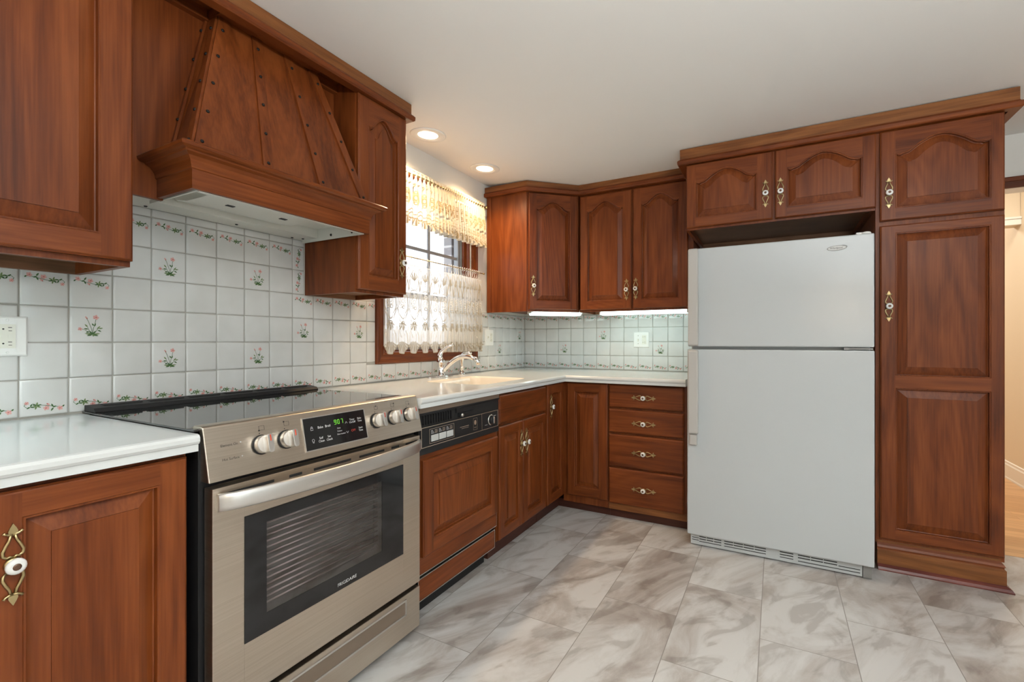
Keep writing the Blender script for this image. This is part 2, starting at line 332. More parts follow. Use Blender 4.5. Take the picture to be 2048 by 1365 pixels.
def tag(o, label, cat, group=None):
    o['label'] = label; o['category'] = cat
    if group: o['group'] = group
    return o
def struct(o): o['kind'] = 'structure'; return o
def FL(x, y, z): return lambda u, v, n: (x + n, y + u, z + v)          # face looking to +x, u along +y
def FB(x, y, z): return lambda u, v, n: (x + u, y - n, z + v)          # face looking to -y, u along +x
def FG(o, U, V, Nn):
    o, U, V, Nn = map(Vector, (o, U, V, Nn)); return lambda u, v, n: tuple(o + U * u + V * v + Nn * n)
def text(par, mat, body, size, T, u, v, n=0.0004, align='CENTER', sx=1.0, shear=0.0):
    c = bpy.data.curves.new('lettering', 'FONT'); c.body = body; c.size = size; c.align_x = align; c.align_y = 'CENTER'; c.shear = shear; c.resolution_u = 3
    o = bpy.data.objects.new('lettering', c); COL.objects.link(o); bpy.context.view_layer.update()
    me = bpy.data.meshes.new_from_object(o.evaluated_get(bpy.context.evaluated_depsgraph_get()))
    mb = MB(mat); mb.add([(u + p.co.x * sx, v + p.co.y, n) for p in me.vertices], [tuple(p.vertices) for p in me.polygons], 0, False, T)
    bpy.data.objects.remove(o); bpy.data.curves.remove(c); bpy.data.meshes.remove(me)
    return mb.build('lettering', par, recalc=False)
def arc(cx, cy, r, a0, a1, n): return [(cx + r * math.cos(R(a0 + (a1 - a0) * i / n)), cy + r * math.sin(R(a0 + (a1 - a0) * i / n))) for i in range(n + 1)]
def rrect(x0, x1, y0, y1, r, n=4):
    return arc(x1 - r, y1 - r, r, 0, 90, n) + arc(x0 + r, y1 - r, r, 90, 180, n) + arc(x0 + r, y0 + r, r, 180, 270, n) + arc(x1 - r, y0 + r, r, 270, 360, n)

# ------------------------------------------------------------------ cabinet doors and handles
def bell(t):
    e = 0.08
    if t < e or t > 1 - e: return -0.10 * math.sin(math.pi * (t if t < e else 1 - t) / e) ** 2
    p = 1 - abs(2 * (t - e) / (1 - 2 * e) - 1); sm = p * p * (3 - 2 * p); pb = 1 - (1 - p) ** 2.2; q = min(p / .45, 1); q = q * q * (3 - 2 * q)
    return sm * (1 - .42 * q) + pb * .42 * q
def door_mesh(T, wd, ht, th=0.021, ml=0.057, mr=0.057, mb_=0.057, mt=0.057, arch=0.0, split=None, slope=0.032):
    mb = MB('wv', 'wh'); e = 0.006
    rings = [(0, 0), (0, th - 0.006), (0.0025, th - 0.004), (0.0035, th - 0.0015), (e, th)]
    vs = []
    for i, n in rings: vs += [(i, i, n), (wd - i, i, n), (wd - i, ht - i, n), (i, ht - i, n)]
    for j in range(len(rings) - 1):
        for k in range(4):
            k2 = (k + 1) % 4; mb.add([vs[j * 4 + k], vs[j * 4 + k2], vs[j * 4 + 4 + k2], vs[j * 4 + 4 + k]], [(0, 1, 2, 3)], 1 if k in (0, 2) else 0, False, T)
    mb.add(vs[:4], [(3, 2, 1, 0)], 0, False, T)
    q = lambda a, b, c, d, m: mb.add([(a, b, th), (c, b, th), (c, d, th), (a, d, th)], [(0, 1, 2, 3)], m, False, T)
    q(e, e, ml, ht - e, 0); q(wd - mr, e, wd - e, ht - e, 0)
    vb = mb_; spans = []
    if split:
        lo, hi = split; spans = [(mb_, lo, 0.0), (hi, ht - mt, arch)]; q(ml, lo, wd - mr, hi, 1)
    else: spans = [(mb_, ht - mt, arch)]
    q(ml, e, wd - mr, mb_, 1)
    K = 40
    for (v0, v1, ar) in spans:
        top = lambda t: v1 - ar + ar * bell(t)
        if abs(v1 - (ht - mt)) < 1e-6:
            for i in range(K):
                a, b = i / K, (i + 1) / K; ua, ub = ml + (wd - ml - mr) * a, ml + (wd - ml - mr) * b
                mb.add([(ua, top(a), th), (ub, top(b), th), (ub, ht - e, th), (ua, ht - e, th)], [(0, 1, 2, 3)], 1, False, T)
        def contour(ins, n):
            u0, u1 = ml + ins, wd - mr - ins
            return [(u0, v0 + ins, n), (u1, v0 + ins, n)] + [(u1 + (u0 - u1) * i / K, top(1 - i / K) - ins, n) for i in range(K + 1)]
        seq = [(0, th), (0.0025, th - 0.0022), (0.0055, th - 0.0022), (0.0066, th - 0.0150), (0.0096, th - 0.0165), (0.0098 + slope, th - 0.0045), (0.0100 + slope, th - 0.0010)]
        L = [contour(*s) for s in seq]; n = len(L[0])
        for a, b in zip(L, L[1:]):
            mb.add(a + b, [(i, (i + 1) % n, n + (i + 1) % n, n + i) for i in range(n)], 0, False, T)
        last = L[-1]; bl, br_ = last[0], last[1]; tp = last[2:]
        for i in range(K):
            (ua, va, na), (ub, vb2, nb) = tp[i], tp[i + 1]
            mb.add([(ub, bl[1], na), (ua, bl[1], na), (ua, va, na), (ub, vb2, na)], [(0, 1, 2, 3)], 0, False, T)
    return mb
def slab_mesh(T, wd, ht, th=0.021, m='wh'):
    mb = MB(m); rings = [(0, 0), (0, th - 0.009), (0.003, th - 0.006), (0.004, th - 0.0025), (0.009, th)]
    vs = []
    for i, n in rings: vs += [(i, i, n), (wd - i, i, n), (wd - i, ht - i, n), (i, ht - i, n)]
    fs = [(j * 4 + k, j * 4 + (k + 1) % 4, j * 4 + 4 + (k + 1) % 4, j * 4 + 4 + k) for j in range(len(rings) - 1) for k in range(4)]
    return mb.add(vs, fs + [(3, 2, 1, 0), tuple(len(vs) - 4 + k for k in range(4))], 0, False, T)
def handle(parent, T, u, v, n, horiz=False):
    if horiz: H = lambda a, b, c: T(u + b, v - a, n + c)
    else: H = lambda a, b, c: T(u + a, v + b, n + c)
    mb = MB('brass')
    mb.lathe([(0.0125, 0.0), (0.0135, 0.002), (0.0105, 0.005), (0.007, 0.006)], H, 14)
    for d in (1, -1):
        for s in (1, -1):
            mb.tube([H(*p) for p in [(0, d * .0125, .0022), (s * .0045, d * .0155, .003), (s * .0085, d * .0135, .0022), (s * .0135, d * .0185, .0025), (s * .0140, d * .026, .003), (s * .0100, d * .036, .003), (s * .0050, d * .046, .0028), (s * .0028, d * .056, .0026)]], [.0023, .0027, .0026, .0030, .0030, .0028, .0025, .0025], 6, up=(0.577, 0.577, 0.577))
            mb.tube([H(*p) for p in [(0, d * .0555, .0025), (s * .006, d * .0565, .003), (s * .0105, d * .0585, .003), (s * .0130, d * .0615, .003)]], [.0028, .0024, .0022, .0031], 6, up=(0.577, 0.577, 0.577))
        mb.prism([(0, d * .0765), (.0045, d * .068), (.0068, d * .062), (.0058, d * .0575), (0, d * .0545), (-.0058, d * .0575), (-.0068, d * .062), (-.0045, d * .068)], 0.0, 0.004, H)
    mb.build('handle_plate', parent)
    k = MB('porcelain', 'brass', 'knobdot')
    k.lathe([(0.0075, 0.004), (0.0075, 0.009), (0.006, 0.013)], H, 14, 1)
    k.lathe([(0.007, 0.011), (0.0135, 0.0150), (0.0152, 0.0185), (0.0142, 0.0220), (0.0105, 0.0247), (0.0064, 0.0250)], H, 18, 0)
    k.lathe([(0.0064, 0.0247), (0.0060, 0.0258), (0.004, 0.0265)], H, 14, 2)
    k.build('knob', parent)
def door(parent, T, wd, ht, hpos=None, name='door', horiz=False, th=0.021, **kw):
    d = door_mesh(T, wd, ht, th, **kw).build(name, parent)
    if hpos: handle(d, T, hpos[0], hpos[1], th, horiz)
    return d
def drawer(parent, T, wd, ht, hpos=None, name='drawer'):
    d = slab_mesh(T, wd, ht).build(name, parent)
    if hpos: handle(d, T, hpos[0], hpos[1], 0.021, True)
    return d
def carcass(mb, x0, x1, y0, y1, z0, z1, front, recess=0.03, m=0, mi=None):
    """upper cabinet box with a recessed bottom; front = '+x' or '-y'"""
    t = 0.018; mi = m if mi is None else mi
    if front == '+x':
        mb.box(x0, x1, y0, y0 + t, z0, z1, m); mb.box(x0, x1, y1 - t, y1, z0, z1, m)
        mb.box(x1 - t, x1, y0 + t, y1 - t, z0, z1, m); mb.box(x0, x0 + t, y0 + t, y1 - t, z0, z1, mi)
        mb.box(x0 + t, x1 - t, y0 + t, y1 - t, z0 + recess, z0 + recess + t, mi); mb.box(x0 + t, x1 - t, y0 + t, y1 - t, z1 - t, z1, m)
    else:
        mb.box(x0, x0 + t, y0, y1, z0, z1, m); mb.box(x1 - t, x1, y0, y1, z0, z1, m)
        mb.box(x0 + t, x1 - t, y0, y0 + t, z0, z1, m); mb.box(x0 + t, x1 - t, y1 - t, y1, z0, z1, mi)
        mb.box(x0 + t, x1 - t, y0 + t, y1 - t, z0 + recess, z0 + recess + t, mi); mb.box(x0 + t, x1 - t, y0 + t, y1 - t, z1 - t, z1, m)
    return mb

ZC = 2.284; YB = 3.638; CT = 0.912
# ------------------------------------------------------------------ the setting
XR, YR = 4.5, -3.2
struct(MB('floor').box(-0.1, XR, YR, 3.475, -0.05, 0).build('floor'))
struct(MB('plank').box(1.8, XR, 3.475, 9.0, -0.05, 0.001).build('floor_hall'))
zce = lambda x: ZC + 0.030 * math.exp(-max(x, 0) / 0.2)
cm = MB('ceil'); xs = [-0.12, 0] + [0.03 * i for i in range(1, 30)] + [1.0, 1.5, XR]
for a, b in zip(xs, xs[1:]): cm.add([(a, YR, zce(a)), (b, YR, zce(b)), (b, 3.76, zce(b)), (a, 3.76, zce(a))], [(0, 1, 2, 3)], 0, True)
cm.box(-0.12, XR, YR, 3.76, ZC + .045, ZC + .09)
struct(cm.build('ceiling'))
WY0, WY1, WZ0, WZ1 = 1.945, 2.80, 1.075, 2.068        # window opening
wl = MB('wall')
wl.box(-0.12, 0, YR, WY0, 0, ZC + .04); wl.box(-0.12, 0, WY1, 3.76, 0, ZC + .04); wl.box(-0.12, 0, WY0, WY1, 0, WZ0); wl.box(-0.12, 0, WY0, WY1, WZ1, ZC + .04)
struct(wl.build('wall_left'))
wb = MB('wall'); wb.box(0, 2.93, YB, 3.76, 0, ZC + .04); wb.box(2.93, 3.60, YB, 3.76, 2.0, ZC + .04); wb.box(3.60, XR, YB, 3.76, 0, ZC + .04)
struct(wb.build('wall_back'))
wr = MB('wall'); wr.box(XR, XR + 0.1, YR, 3.76, 0, ZC + .04); struct(wr.build('wall_right'))
struct(MB('wall').box(-0.12, XR, YR - 0.1, YR, 0, ZC + .04).build('wall_rear'))
dc = MB('wv', 'wh')                                     # brown casing of the doorway
dc.box(2.86, 2.93, YB - 0.022, YB, 0, 2.045, 0); dc.box(3.60, 3.67, YB - 0.022, YB, 0, 2.045, 0)
dc.box(2.93, 3.60, YB - 0.018, YB, 1.985, 2.045, 1); dc.box(2.93, 3.60, YB - 0.026, YB - 0.018, 2.02, 2.045, 1)
struct(dc.build('trim_1', bevel=0.003))
dj = MB('white'); dj.box(2.93, 2.945, YB, 3.76, 0, 2.0); dj.box(3.585, 3.60, YB, 3.76, 0, 2.0); dj.box(2.945, 3.585, YB, 3.76, 1.985, 2.0); struct(dj.build('trim_2'))
hw = MB('hallwall'); hw.box(3.585, 3.70, 3.765, 9.0, 0, 2.6); struct(hw.build('wall_hall_right'))
hw = MB('hallwall'); hw.box(1.8, 3.585, 8.9, 9.0, 0, 2.6); struct(hw.build('wall_hall_end'))
hw = MB('hallwall'); hw.box(1.7, 1.8, 3.765, 9.0, 0, 2.6); struct(hw.build('wall_hall_left'))
struct(MB('hallwall').box(1.7, 3.7, 3.765, 9.0, 2.6, 2.65).build('ceiling_hall'))
bm_ = MB('hallwall', 'white'); bm_.box(1.8, 3.585, 5.20, 5.32, 2.055, 2.6, 0); bm_.box(1.8, 3.585, 5.18, 5.20, 2.055, 2.10, 1); bm_.box(1.8, 3.585, 5.172, 5.20, 2.10, 2.118, 1)
struct(bm_.build('trim_3', bevel=0.003))
bb = MB('white'); bb.sweep([(3.585, 8.9), (3.585, 3.765)], [(0, 0.001), (0.016, 0.001), (0.016, 0.012), (0.013, 0.02), (0.013, 0.115), (0.008, 0.125), (0.008, 0.14), (0, 0.145)]); struct(bb.build('baseboard_hall'))

# window
win = bpy.data.objects.new('window_1', None); COL.objects.link(win); win.location = (-0.06, 2.37, WZ0); win['kind'] = 'structure'
def frame_ring(mb, y0, y1, z0, z1, x0, x1, t, m=0):
    mb.box(x0, x1, y0, y0 + t, z0, z1, m); mb.box(x0, x1, y1 - t, y1, z0, z1, m); mb.box(x0, x1, y0 + t, y1 - t, z0, z0 + t, m); mb.box(x0, x1, y0 + t, y1 - t, z1 - t, z1, m)
cs = MB('wv', 'wh')
prof = [(0, 0), (0.066, 0), (0.066, 0.013), (0.058, 0.020), (0.048, 0.020), (0.040, 0.014), (0.016, 0.011), (0.010, 0.016), (0.003, 0.016), (0, 0.008)]
def casing(mb, y0, y1, z0, z1, prof):
    C = [(y0, z0, -1, -1), (y1, z0, 1, -1), (y1, z1, 1, 1), (y0, z1, -1, 1)]; k = len(prof); vs = []
    for (y, z, a, b) in C:
        for d, h in prof: vs.append((h, y + a * d, z + b * d))
    for i in range(4):
        j = (i + 1) % 4; mb.add(vs, [(i * k + q, i * k + (q + 1) % k, j * k + (q + 1) % k, j * k + q) for q in range(k)], 1 if i in (0, 2) else 0)
casing(cs, WY0 + 0.008, WY1 + 0.018, WZ0 + 0.004, WZ1, prof)
cs.build('casing', win)
jb = MB('wv', 'wh'); jb.box(-0.06, 0.0, WY0, WY0 + 0.012, WZ0, WZ1, 0); jb.box(-0.06, 0.0, WY1 - 0.012, WY1, WZ0, WZ1, 0); jb.box(-0.06, 0, WY0 + .012, WY1 - .012, WZ0, WZ0 + 0.012, 1); jb.box(-0.06, 0, WY0 + .012, WY1 - .012, WZ1 - 0.012, WZ1, 1)
jb.box(-0.045, -0.03, WY1 - 0.030, WY1 - 0.012, WZ0 + .012, WZ1 - .012, 0); jb.build('jamb', win)
sf = MB('greyframe'); frame_ring(sf, WY0 + 0.005, WY1 - 0.03, WZ0 + 0.012, WZ1 - 0.012, -0.10, -0.06, 0.028)
sf.box(-0.092, -0.066, WY0 + 0.033, WY1 - 0.058, 1.405, 1.44); sf.build('sash_frame', win, bevel=0.003)
mu = MB('greyframe'); mu.box(-0.085, -0.073, 2.437 - 0.010, 2.437 + 0.010, WZ0 + 0.04, WZ1 - 0.04); mu.box(-0.085, -0.073, 2.06, 2.08, WZ0 + 0.04, WZ1 - 0.04)
mu.box(-0.084, -0.074, WY0 + 0.033, WY1 - 0.058, 1.712, 1.732); mu.build('muntins', win)
MB('pane').box(-0.081, -0.078, WY0 + 0.03, WY1 - 0.05, WZ0 + 0.035, WZ1 - 0.035).build('glass_pane', win)
ex = MB('brick'); ex.box(-0.19, -0.122, 2.748, 3.3, 0.2, 2.7); ex.box(-0.19, -0.122, 1.2, 1.93, 0.2, 2.7); struct(ex.build('wall_exterior'))

# ------------------------------------------------------------------ tiled backsplashes
P_ = 0.1105; Z0 = 0.9157; PZ = 0.1094
def ell(cx, cy, a, b, ang, n=8):
    ca, sa = math.cos(R(ang)), math.sin(R(ang)); return [(cx + a * math.cos(t) * ca - b * math.sin(t) * sa, cy + a * math.cos(t) * sa + b * math.sin(t) * ca) for t in [2 * math.pi * i / n for i in range(n)]]
def leafp(x, y, ln, wd, ang):
    ca, sa = math.cos(R(ang)), math.sin(R(ang)); pts = [(0, 0), (.35 * ln, .5 * wd), (.7 * ln, .38 * wd), (ln, 0), (.7 * ln, -.38 * wd), (.35 * ln, -.5 * wd)]
    return [(x + a * ca - b * sa, y + a * sa + b * ca) for a, b in pts]
def stem(pts, wd):
    out = []; back = []
    for i, p in enumerate(pts):
        a = pts[max(i - 1, 0)]; b = pts[min(i + 1, len(pts) - 1)]; dx, dy = b[0] - a[0], b[1] - a[1]; l = math.hypot(dx, dy) or 1
        out.append((p[0] - dy / l * wd, p[1] + dx / l * wd)); back.append((p[0] + dy / l * wd, p[1] - dx / l * wd))
    return [[out[i], out[i + 1], back[i + 1], back[i]] for i in range(len(pts) - 1)]
def blossom(x, y, r, seed):
    rnd = random.Random(seed); o = []
    for k in range(5):
        a = 72 * k + rnd.uniform(-15, 15); o.append((3, ell(x + .55 * r * math.cos(R(a)), y + .55 * r * math.sin(R(a)), .55 * r, .42 * r, a)))
    o.append((4, ell(x + .1 * r, y, .34 * r, .22 * r, 30))); o.append((4, ell(x - .5 * r, y - .5 * r, .22 * r, .12 * r, 60))); return o
def sprig():                                               # unit square tile, in list of (material slot, polygon)
    o = []
    for ang, ln in ((10, .20), (170, .20), (55, .15), (125, .15), (-15, .16), (195, .15), (-60, .07)): o.append((6 if ang % 2 else 5, leafp(.52, .22, ln * .95, .048, ang)))
    for s in ([(.52, .22), (.50, .38), (.46, .50), (.42, .62), (.38, .70)], [(.52, .22), (.54, .40), (.58, .55), (.60, .68)], [(.52, .22), (.42, .28), (.34, .36), (.26, .38)], [(.52, .22), (.62, .34), (.66, .44)], [(.52, .22), (.44, .34), (.40, .44)]):
        for q in stem(s, .006): o.append((6, q))
    for x, y, l, a in ((.62, .38, .15, 50), (.66, .40, .13, 10), (.64, .36, .12, -30), (.41, .44, .13, 130), (.42, .38, .12, 170), (.44, .32, .10, 215), (.56, .46, .12, 70), (.55, .48, .10, 120)): o.append((5 if l > .12 else 6, leafp(x, y, l * .9, .040, a)))
    o += blossom(.60, .74, .070, 1); o.append((3, ell(.37, .73, .035, .022, 130))); o.append((4, ell(.39, .70, .022, .016, 130)))
    o += blossom(.23, .38, .052, 2); return o
def border():
    o = []
    for s in ([(.12, .80), (.25, .78), (.40, .74), (.60, .70), (.75, .70)], [(.75, .74), (.86, .76), (.92, .70), (.88, .62)]):
        for q in stem(s, .006): o.append((6, q))
    o += blossom(.18, .83, .062, 3); o += blossom(.47, .80, .064, 4); o.append((3, ell(.43, .70, .04, .026, -40))); o.append((4, ell(.45, .68, .02, .014, -40)))
    o += blossom(.87, .63, .048, 5)
    for x, y, l, a in ((.32, .80, .11, 60), (.33, .78, .10, -70), (.34, .79, .09, -160)): o.append((6, leafp(x, y, l, .042, a)))
    for a in (20, 75, 150, 200, 260, 320): o.append((5 if a % 40 else 6, leafp(.67, .72, .11, .040, a)))
    for a in (40, 160, 240): o.append((6, leafp(.80, .73, .09, .038, a)))
    o.append((6, leafp(.13, .80, .07, .04, 230))); return o
SPR, BOR = sprig(), border()
def tile_field(mb, T, cells):
    """cells: (u0,u1,v0,v1, full_u0, full_v0, decor) rectangles already clipped"""
    g = 0.0016
    for (u0, u1, v0, v1, fu, fv, decor) in cells:
        j = lambda: random.uniform(-0.0006, 0.0006)
        a, b, c, d = u0 + g + j(), u1 - g + j(), v0 + g + j(), v1 - g + j()
        if b - a < 0.006 or d - c < 0.006: continue
        rings = [(0, 0.0006), (0.0006, 0.0032), (0.0022, 0.0046), (0.006, 0.0052)]; vs = []; tl = random.uniform(-.0005, .0005); tv = random.uniform(-.0005, .0005)
        for i, n in rings:
            i = min(i, (b - a) * .3, (d - c) * .3)
            for (su, sv, uu, vv) in ((-1, -1, a + i, c + i), (1, -1, b - i, c + i), (1, 1, b - i, d - i), (-1, 1, a + i, d - i)): vs.append((uu, vv, n + su * tl + sv * tv if n > .001 else n))
        mb.add(vs, [(r * 4 + k, r * 4 + (k + 1) % 4, r * 4 + 4 + (k + 1) % 4, r * 4 + 4 + k) for r in range(3) for k in range(4)] + [(12, 13, 14, 15)], 0, True, T)
        for dn, rot in decor:
            lift = 0.0061; s = P_ * 0.97
            for q, (m, poly) in enumerate(SPR if dn == 'sprig' else BOR):
                out = []
                for x, y in poly:
                    if rot == 180: x, y = 1 - x, 1 - y
                    elif rot == 90: x, y = 1 - y, x
                    elif rot == 270: x, y = y, 1 - x
                    uu, vv = fu + x * s + .0015, fv + y * PZ * 0.97 + .0015; out.append((uu, vv))
                if min(p[0] for p in out) < a + .001 or max(p[0] for p in out) > b - .001 or min(p[1] for p in out) < c or max(p[1] for p in out) > d: continue
                mb.flat(out, lift + q * 0.000004, T, {3: 2, 4: 3, 5: 4, 6: 5}[m])
TM = ('tile', 'grout', 'pink', 'pinkd', 'green', 'greend')
def cellsU(c, r, u00, umin, umax, vmin, vmax, decor):
    u0, v0 = u00 + c * P_, Z0 + r * PZ
    return (max(u0, umin), min(u0 + P_, umax), max(v0, vmin), min(v0 + PZ, vmax), u0, v0, decor)
TL = FL(0, 0, 0)
tb = MB(*TM); Y00 = 0.497; cl = []
spl = {(1, 2), (3, 1), (3, 4), (6, 4), (6, 1), (8, 2), (11, 2), (24, 1), (27, 2)}
for c in range(-8, 29):
    for r in range(0, 7):
        u0 = Y00 + c * P_; dec = []
        if (c, r) in spl: dec.append(('sprig', 0))
        if r == 0: dec.append(('border', 180))
        um, ux, vm, vx = -0.4, YB - 0.001, CT + 0.001, Z0 + 4 * PZ
        if r >= 4:
            if u0 + P_ < 0.62 or u0 > 1.44: continue
            um, ux, vx = 0.62, 1.441, Z0 + 6 * PZ + 0.03
            if r == 5: dec.append(('border', 0))
            if c == 8: dec = [('border', 90)] if r < 6 else []
        if u0 + P_ > 1.4 and r == 3: dec.append(('border', 0))
        if u0 < 0.7 and r == 3: dec.append(('border', 0))
        if u0 + P_ > 1.892 and u0 < 2.888:                   # around the window casing
            if r == 0: vx = WZ0 - 0.062
            elif u0 < 1.892: ux = 1.886
            elif u0 + P_ > 2.888: um = 2.886
            else: continue
        cl.append(cellsU(c, r, Y00, um, ux, vm, vx, dec))
tile_field(tb, TL, cl)
g = 0.0012
for (a, b, c, d) in ((-0.4, 1.885, CT, Z0 + 4 * PZ), (0.62, 1.441, Z0 + 4 * PZ, Z0 + 6 * PZ + .03), (1.885, 2.886, CT, WZ0 - 0.063), (2.886, YB - .001, CT, Z0 + 4 * PZ)):
    tb.box(0.0004, g, a, b, c, d, 1)
tag(tb.build('tile_backsplash', recalc=True), 'white glazed tile backsplash with pink flower sprigs, behind the range and around the window', 'backsplash')
tb = MB(*TM); TBk = FB(0, YB, 0); cl = []
spb = {(2, 1), (5, 2), (9, 1)}
for c in range(-1, 13):
    for r in range(0, 4):
        dec = []
        if (c + 1, r) in {(3, 1), (6, 2), (10, 1)}: dec.append(('sprig', 0))
        if r == 0: dec.append(('border', 180))
        if r == 3: dec.append(('border', 0))
        cl.append(cellsU(c, r, 0.101, 0.006, 1.45, CT + .001, Z0 + 4 * PZ, dec))
tile_field(tb, TBk, cl); tb.box(0.006, 1.45, YB - g, YB - .0004, CT, Z0 + 4 * PZ, 1)
tag(tb.build('tile_backsplash'), 'white tile backsplash with flower border under the corner cabinets, left of the refrigerator', 'backsplash')

# ------------------------------------------------------------------ base cabinets, left wall
def base_body(mb, x1, y0, y1, xk, z0=0.10, z1=0.868):
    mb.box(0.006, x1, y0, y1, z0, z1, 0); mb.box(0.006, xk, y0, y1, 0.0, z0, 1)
XF = 0.645
t = thing('base_cabinet', (0.32, 0.3, 0), 'cherry base cabinet under the short counter left of the range', 'cabinet')
b = MB('wv', 'wd'); base_body(b, XF, -0.45, 0.622, 0.594); b.build('cabinet_body', t)
TA = FL(XF, 0.271, 0.108); door(t, TA, 0.346, 0.750, (0.316 - 0.271, 0.722 - 0.108), ml=0.058, mr=0.058, mt=0.052, mb_=0.055)
TA = FL(XF, -0.10, 0.108); door(t, TA, 0.346, 0.750, None, ml=0.058, mr=0.058, mt=0.052, mb_=0.055)

t = thing('sink_base_cabinet', (0.32, 2.38, 0), 'cherry sink base cabinet with two doors under a plain false front, beside the dishwasher', 'cabinet')
b = MB('wv', 'wd'); b.box(.006, XF, 2.094, 2.668, .10, .12); b.box(.006, XF, 2.094, 2.112, .12, .868); b.box(.006, XF, 2.650, 2.668, .12, .868); b.box(XF - .018, XF, 2.112, 2.650, .12, .868); b.box(.006, .594, 2.094, 2.668, 0, .10, 1); b.build('cabinet_body', t)
slab_mesh(FL(XF, 2.100, 0.708), 0.558, 0.152).build('false_front', t)
TA = FL(XF, 2.098, 0.108); door(t, TA, 0.255, 0.586, (0.237, 0.460), ml=0.048, mr=0.048, mt=0.05, mb_=0.05, slope=.028)
TA = FL(XF, 2.361, 0.108); door(t, TA, 0.297, 0.586, (0.034, 0.459), ml=0.050, mr=0.050, mt=0.05, mb_=0.05, slope=.028)

t = thing('corner_base_cabinet', (0.45, 3.25, 0), 'cherry corner base cabinet with two tall narrow doors meeting at the inside corner', 'cabinet')
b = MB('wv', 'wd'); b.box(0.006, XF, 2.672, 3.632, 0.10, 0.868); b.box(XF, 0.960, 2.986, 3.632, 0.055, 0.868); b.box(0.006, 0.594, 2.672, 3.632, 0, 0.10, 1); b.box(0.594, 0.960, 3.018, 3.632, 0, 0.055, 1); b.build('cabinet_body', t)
TA = FL(XF, 2.684, 0.108); door(t, TA, 0.246, 0.755, (0.048, 0.616), ml=0.055, mr=0.04, mt=0.055, mb_=0.055, slope=.028)
TA = FB(0.676, 2.986, 0.107); door(t, TA, 0.281, 0.755, None, ml=0.055, mr=0.055, mt=0.055, mb_=0.06, slope=.030)

t = thing('drawer_base_cabinet', (1.2, 3.3, 0), 'cherry base cabinet with a stack of four drawers, beside the refrigerator', 'cabinet')
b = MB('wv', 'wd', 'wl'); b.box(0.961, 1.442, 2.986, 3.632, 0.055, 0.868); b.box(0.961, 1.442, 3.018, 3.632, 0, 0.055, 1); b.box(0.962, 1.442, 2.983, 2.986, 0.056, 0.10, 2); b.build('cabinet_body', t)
for z0, z1, hz in ((0.715, 0.862, 0.784), (0.554, 0.703, 0.622), (0.336, 0.543, 0.436), (0.098, 0.326, 0.209)):
    drawer(t, FB(0.966, 2.986, z0), 0.462, z1 - z0, (1.189 - 0.966, hz - z0))

# countertops
def edge_prof(z1): return [(-0.05, z1), (-0.012, z1), (-0.004, z1 - .002), (0, z1 - .008), (0, z1 - .017), (-.004, z1 - .023), (-.008, z1 - .025), (-.008, z1 - .042), (-.05, z1 - .042)]
c = MB('counter'); XE = 0.688
c.sweep([(XE, -0.45), (XE, 0.634)], edge_prof(CT)); c.box(0.006, XE - 0.05, -0.45, 0.634, CT - 0.042, CT)
tag(c.build('countertop'), 'short off-white countertop left of the range', 'countertop')
root = thing('countertop', (0.35, 2.5, CT), 'L-shaped off-white countertop with an integral sink, running from the range to the refrigerator', 'countertop')
c = MB('counter')
c.sweep([(XE, 1.460), (XE, 2.914), (1.445, 2.914)], edge_prof(CT))
outer = [(0.006, 1.460), (XE - .05, 1.460), (XE - .05, 2.964), (1.445, 2.964), (1.445, YB - .002), (0.006, YB - .002)]
hole = rrect(0.185, 0.585, 2.06, 2.575, 0.06, 5)
tr = tessellate_polygon([[Vector((*p, 0)) for p in outer], [Vector((*p, 0)) for p in hole[::-1]]])
allp = outer + hole[::-1]
c.add([(*p, CT) for p in allp], [tuple(q) for q in tr])
for i in range(len(outer)):
    p, q = outer[i], outer[(i + 1) % len(outer)]; c.add([(*p, CT - .042), (*q, CT - .042), (*q, CT), (*p, CT)], [(0, 1, 2, 3)])
c.build('counter_slab', root, recalc=False)
s = MB('sink'); rings = []
for ins, z in ((0, CT), (0.006, CT - .004), (0.012, CT - .012), (0.02, CT - .10), (0.035, CT - .155), (0.06, CT - .165)): rings.append([(x, y, z) for x, y in rrect(0.185 + ins, 0.585 - ins, 2.06 + ins, 2.575 - ins, max(.06 - ins * .5, .02), 5)])
n = len(rings[0])
for a, b in zip(rings, rings[1:]): s.add(a + b, [(i, (i + 1) % n, n + (i + 1) % n, n + i) for i in range(n)], 0, True)
s.add(rings[-1], [tuple(range(n))]); s.build('sink_basin', root, recalc=False)

# ------------------------------------------------------------------ range
rg = thing('range', (0.35, 1.05, 0), 'stainless steel slide-in range with a black glass cooktop and a green clock', 'range')
YA, YZ = 0.652, 1.436
b = MB('black'); b.box(0.05, 0.655, YA - .006, YZ + 0.012, 0.035, 0.895)
b.build('range_body', rg)
ck = MB('cooktop', 'black'); ck.box(0.012, 0.652, 0.636, 1.457, 0.9125, 0.9185, 0); ck.box(0.02, 0.652, YA, YZ, 0.895, 0.9125, 1)
ck.build('cooktop', rg, bevel=0.0015)
vt = MB('black', 'hole')
vt.sweep([(0.012, 1.450), (0.012, 0.642)], [(0, .9185), (-.078, .9185), (-.078, .921), (-.068, .931), (-.02, .937), (0, .937)])
for i in range(6):
    y0 = 0.675 + i * 0.127; vt.box(0.032, 0.058, y0, y0 + 0.105, 0.930, 0.9385, 1)
vt.build('rear_vent', rg, bevel=.002)
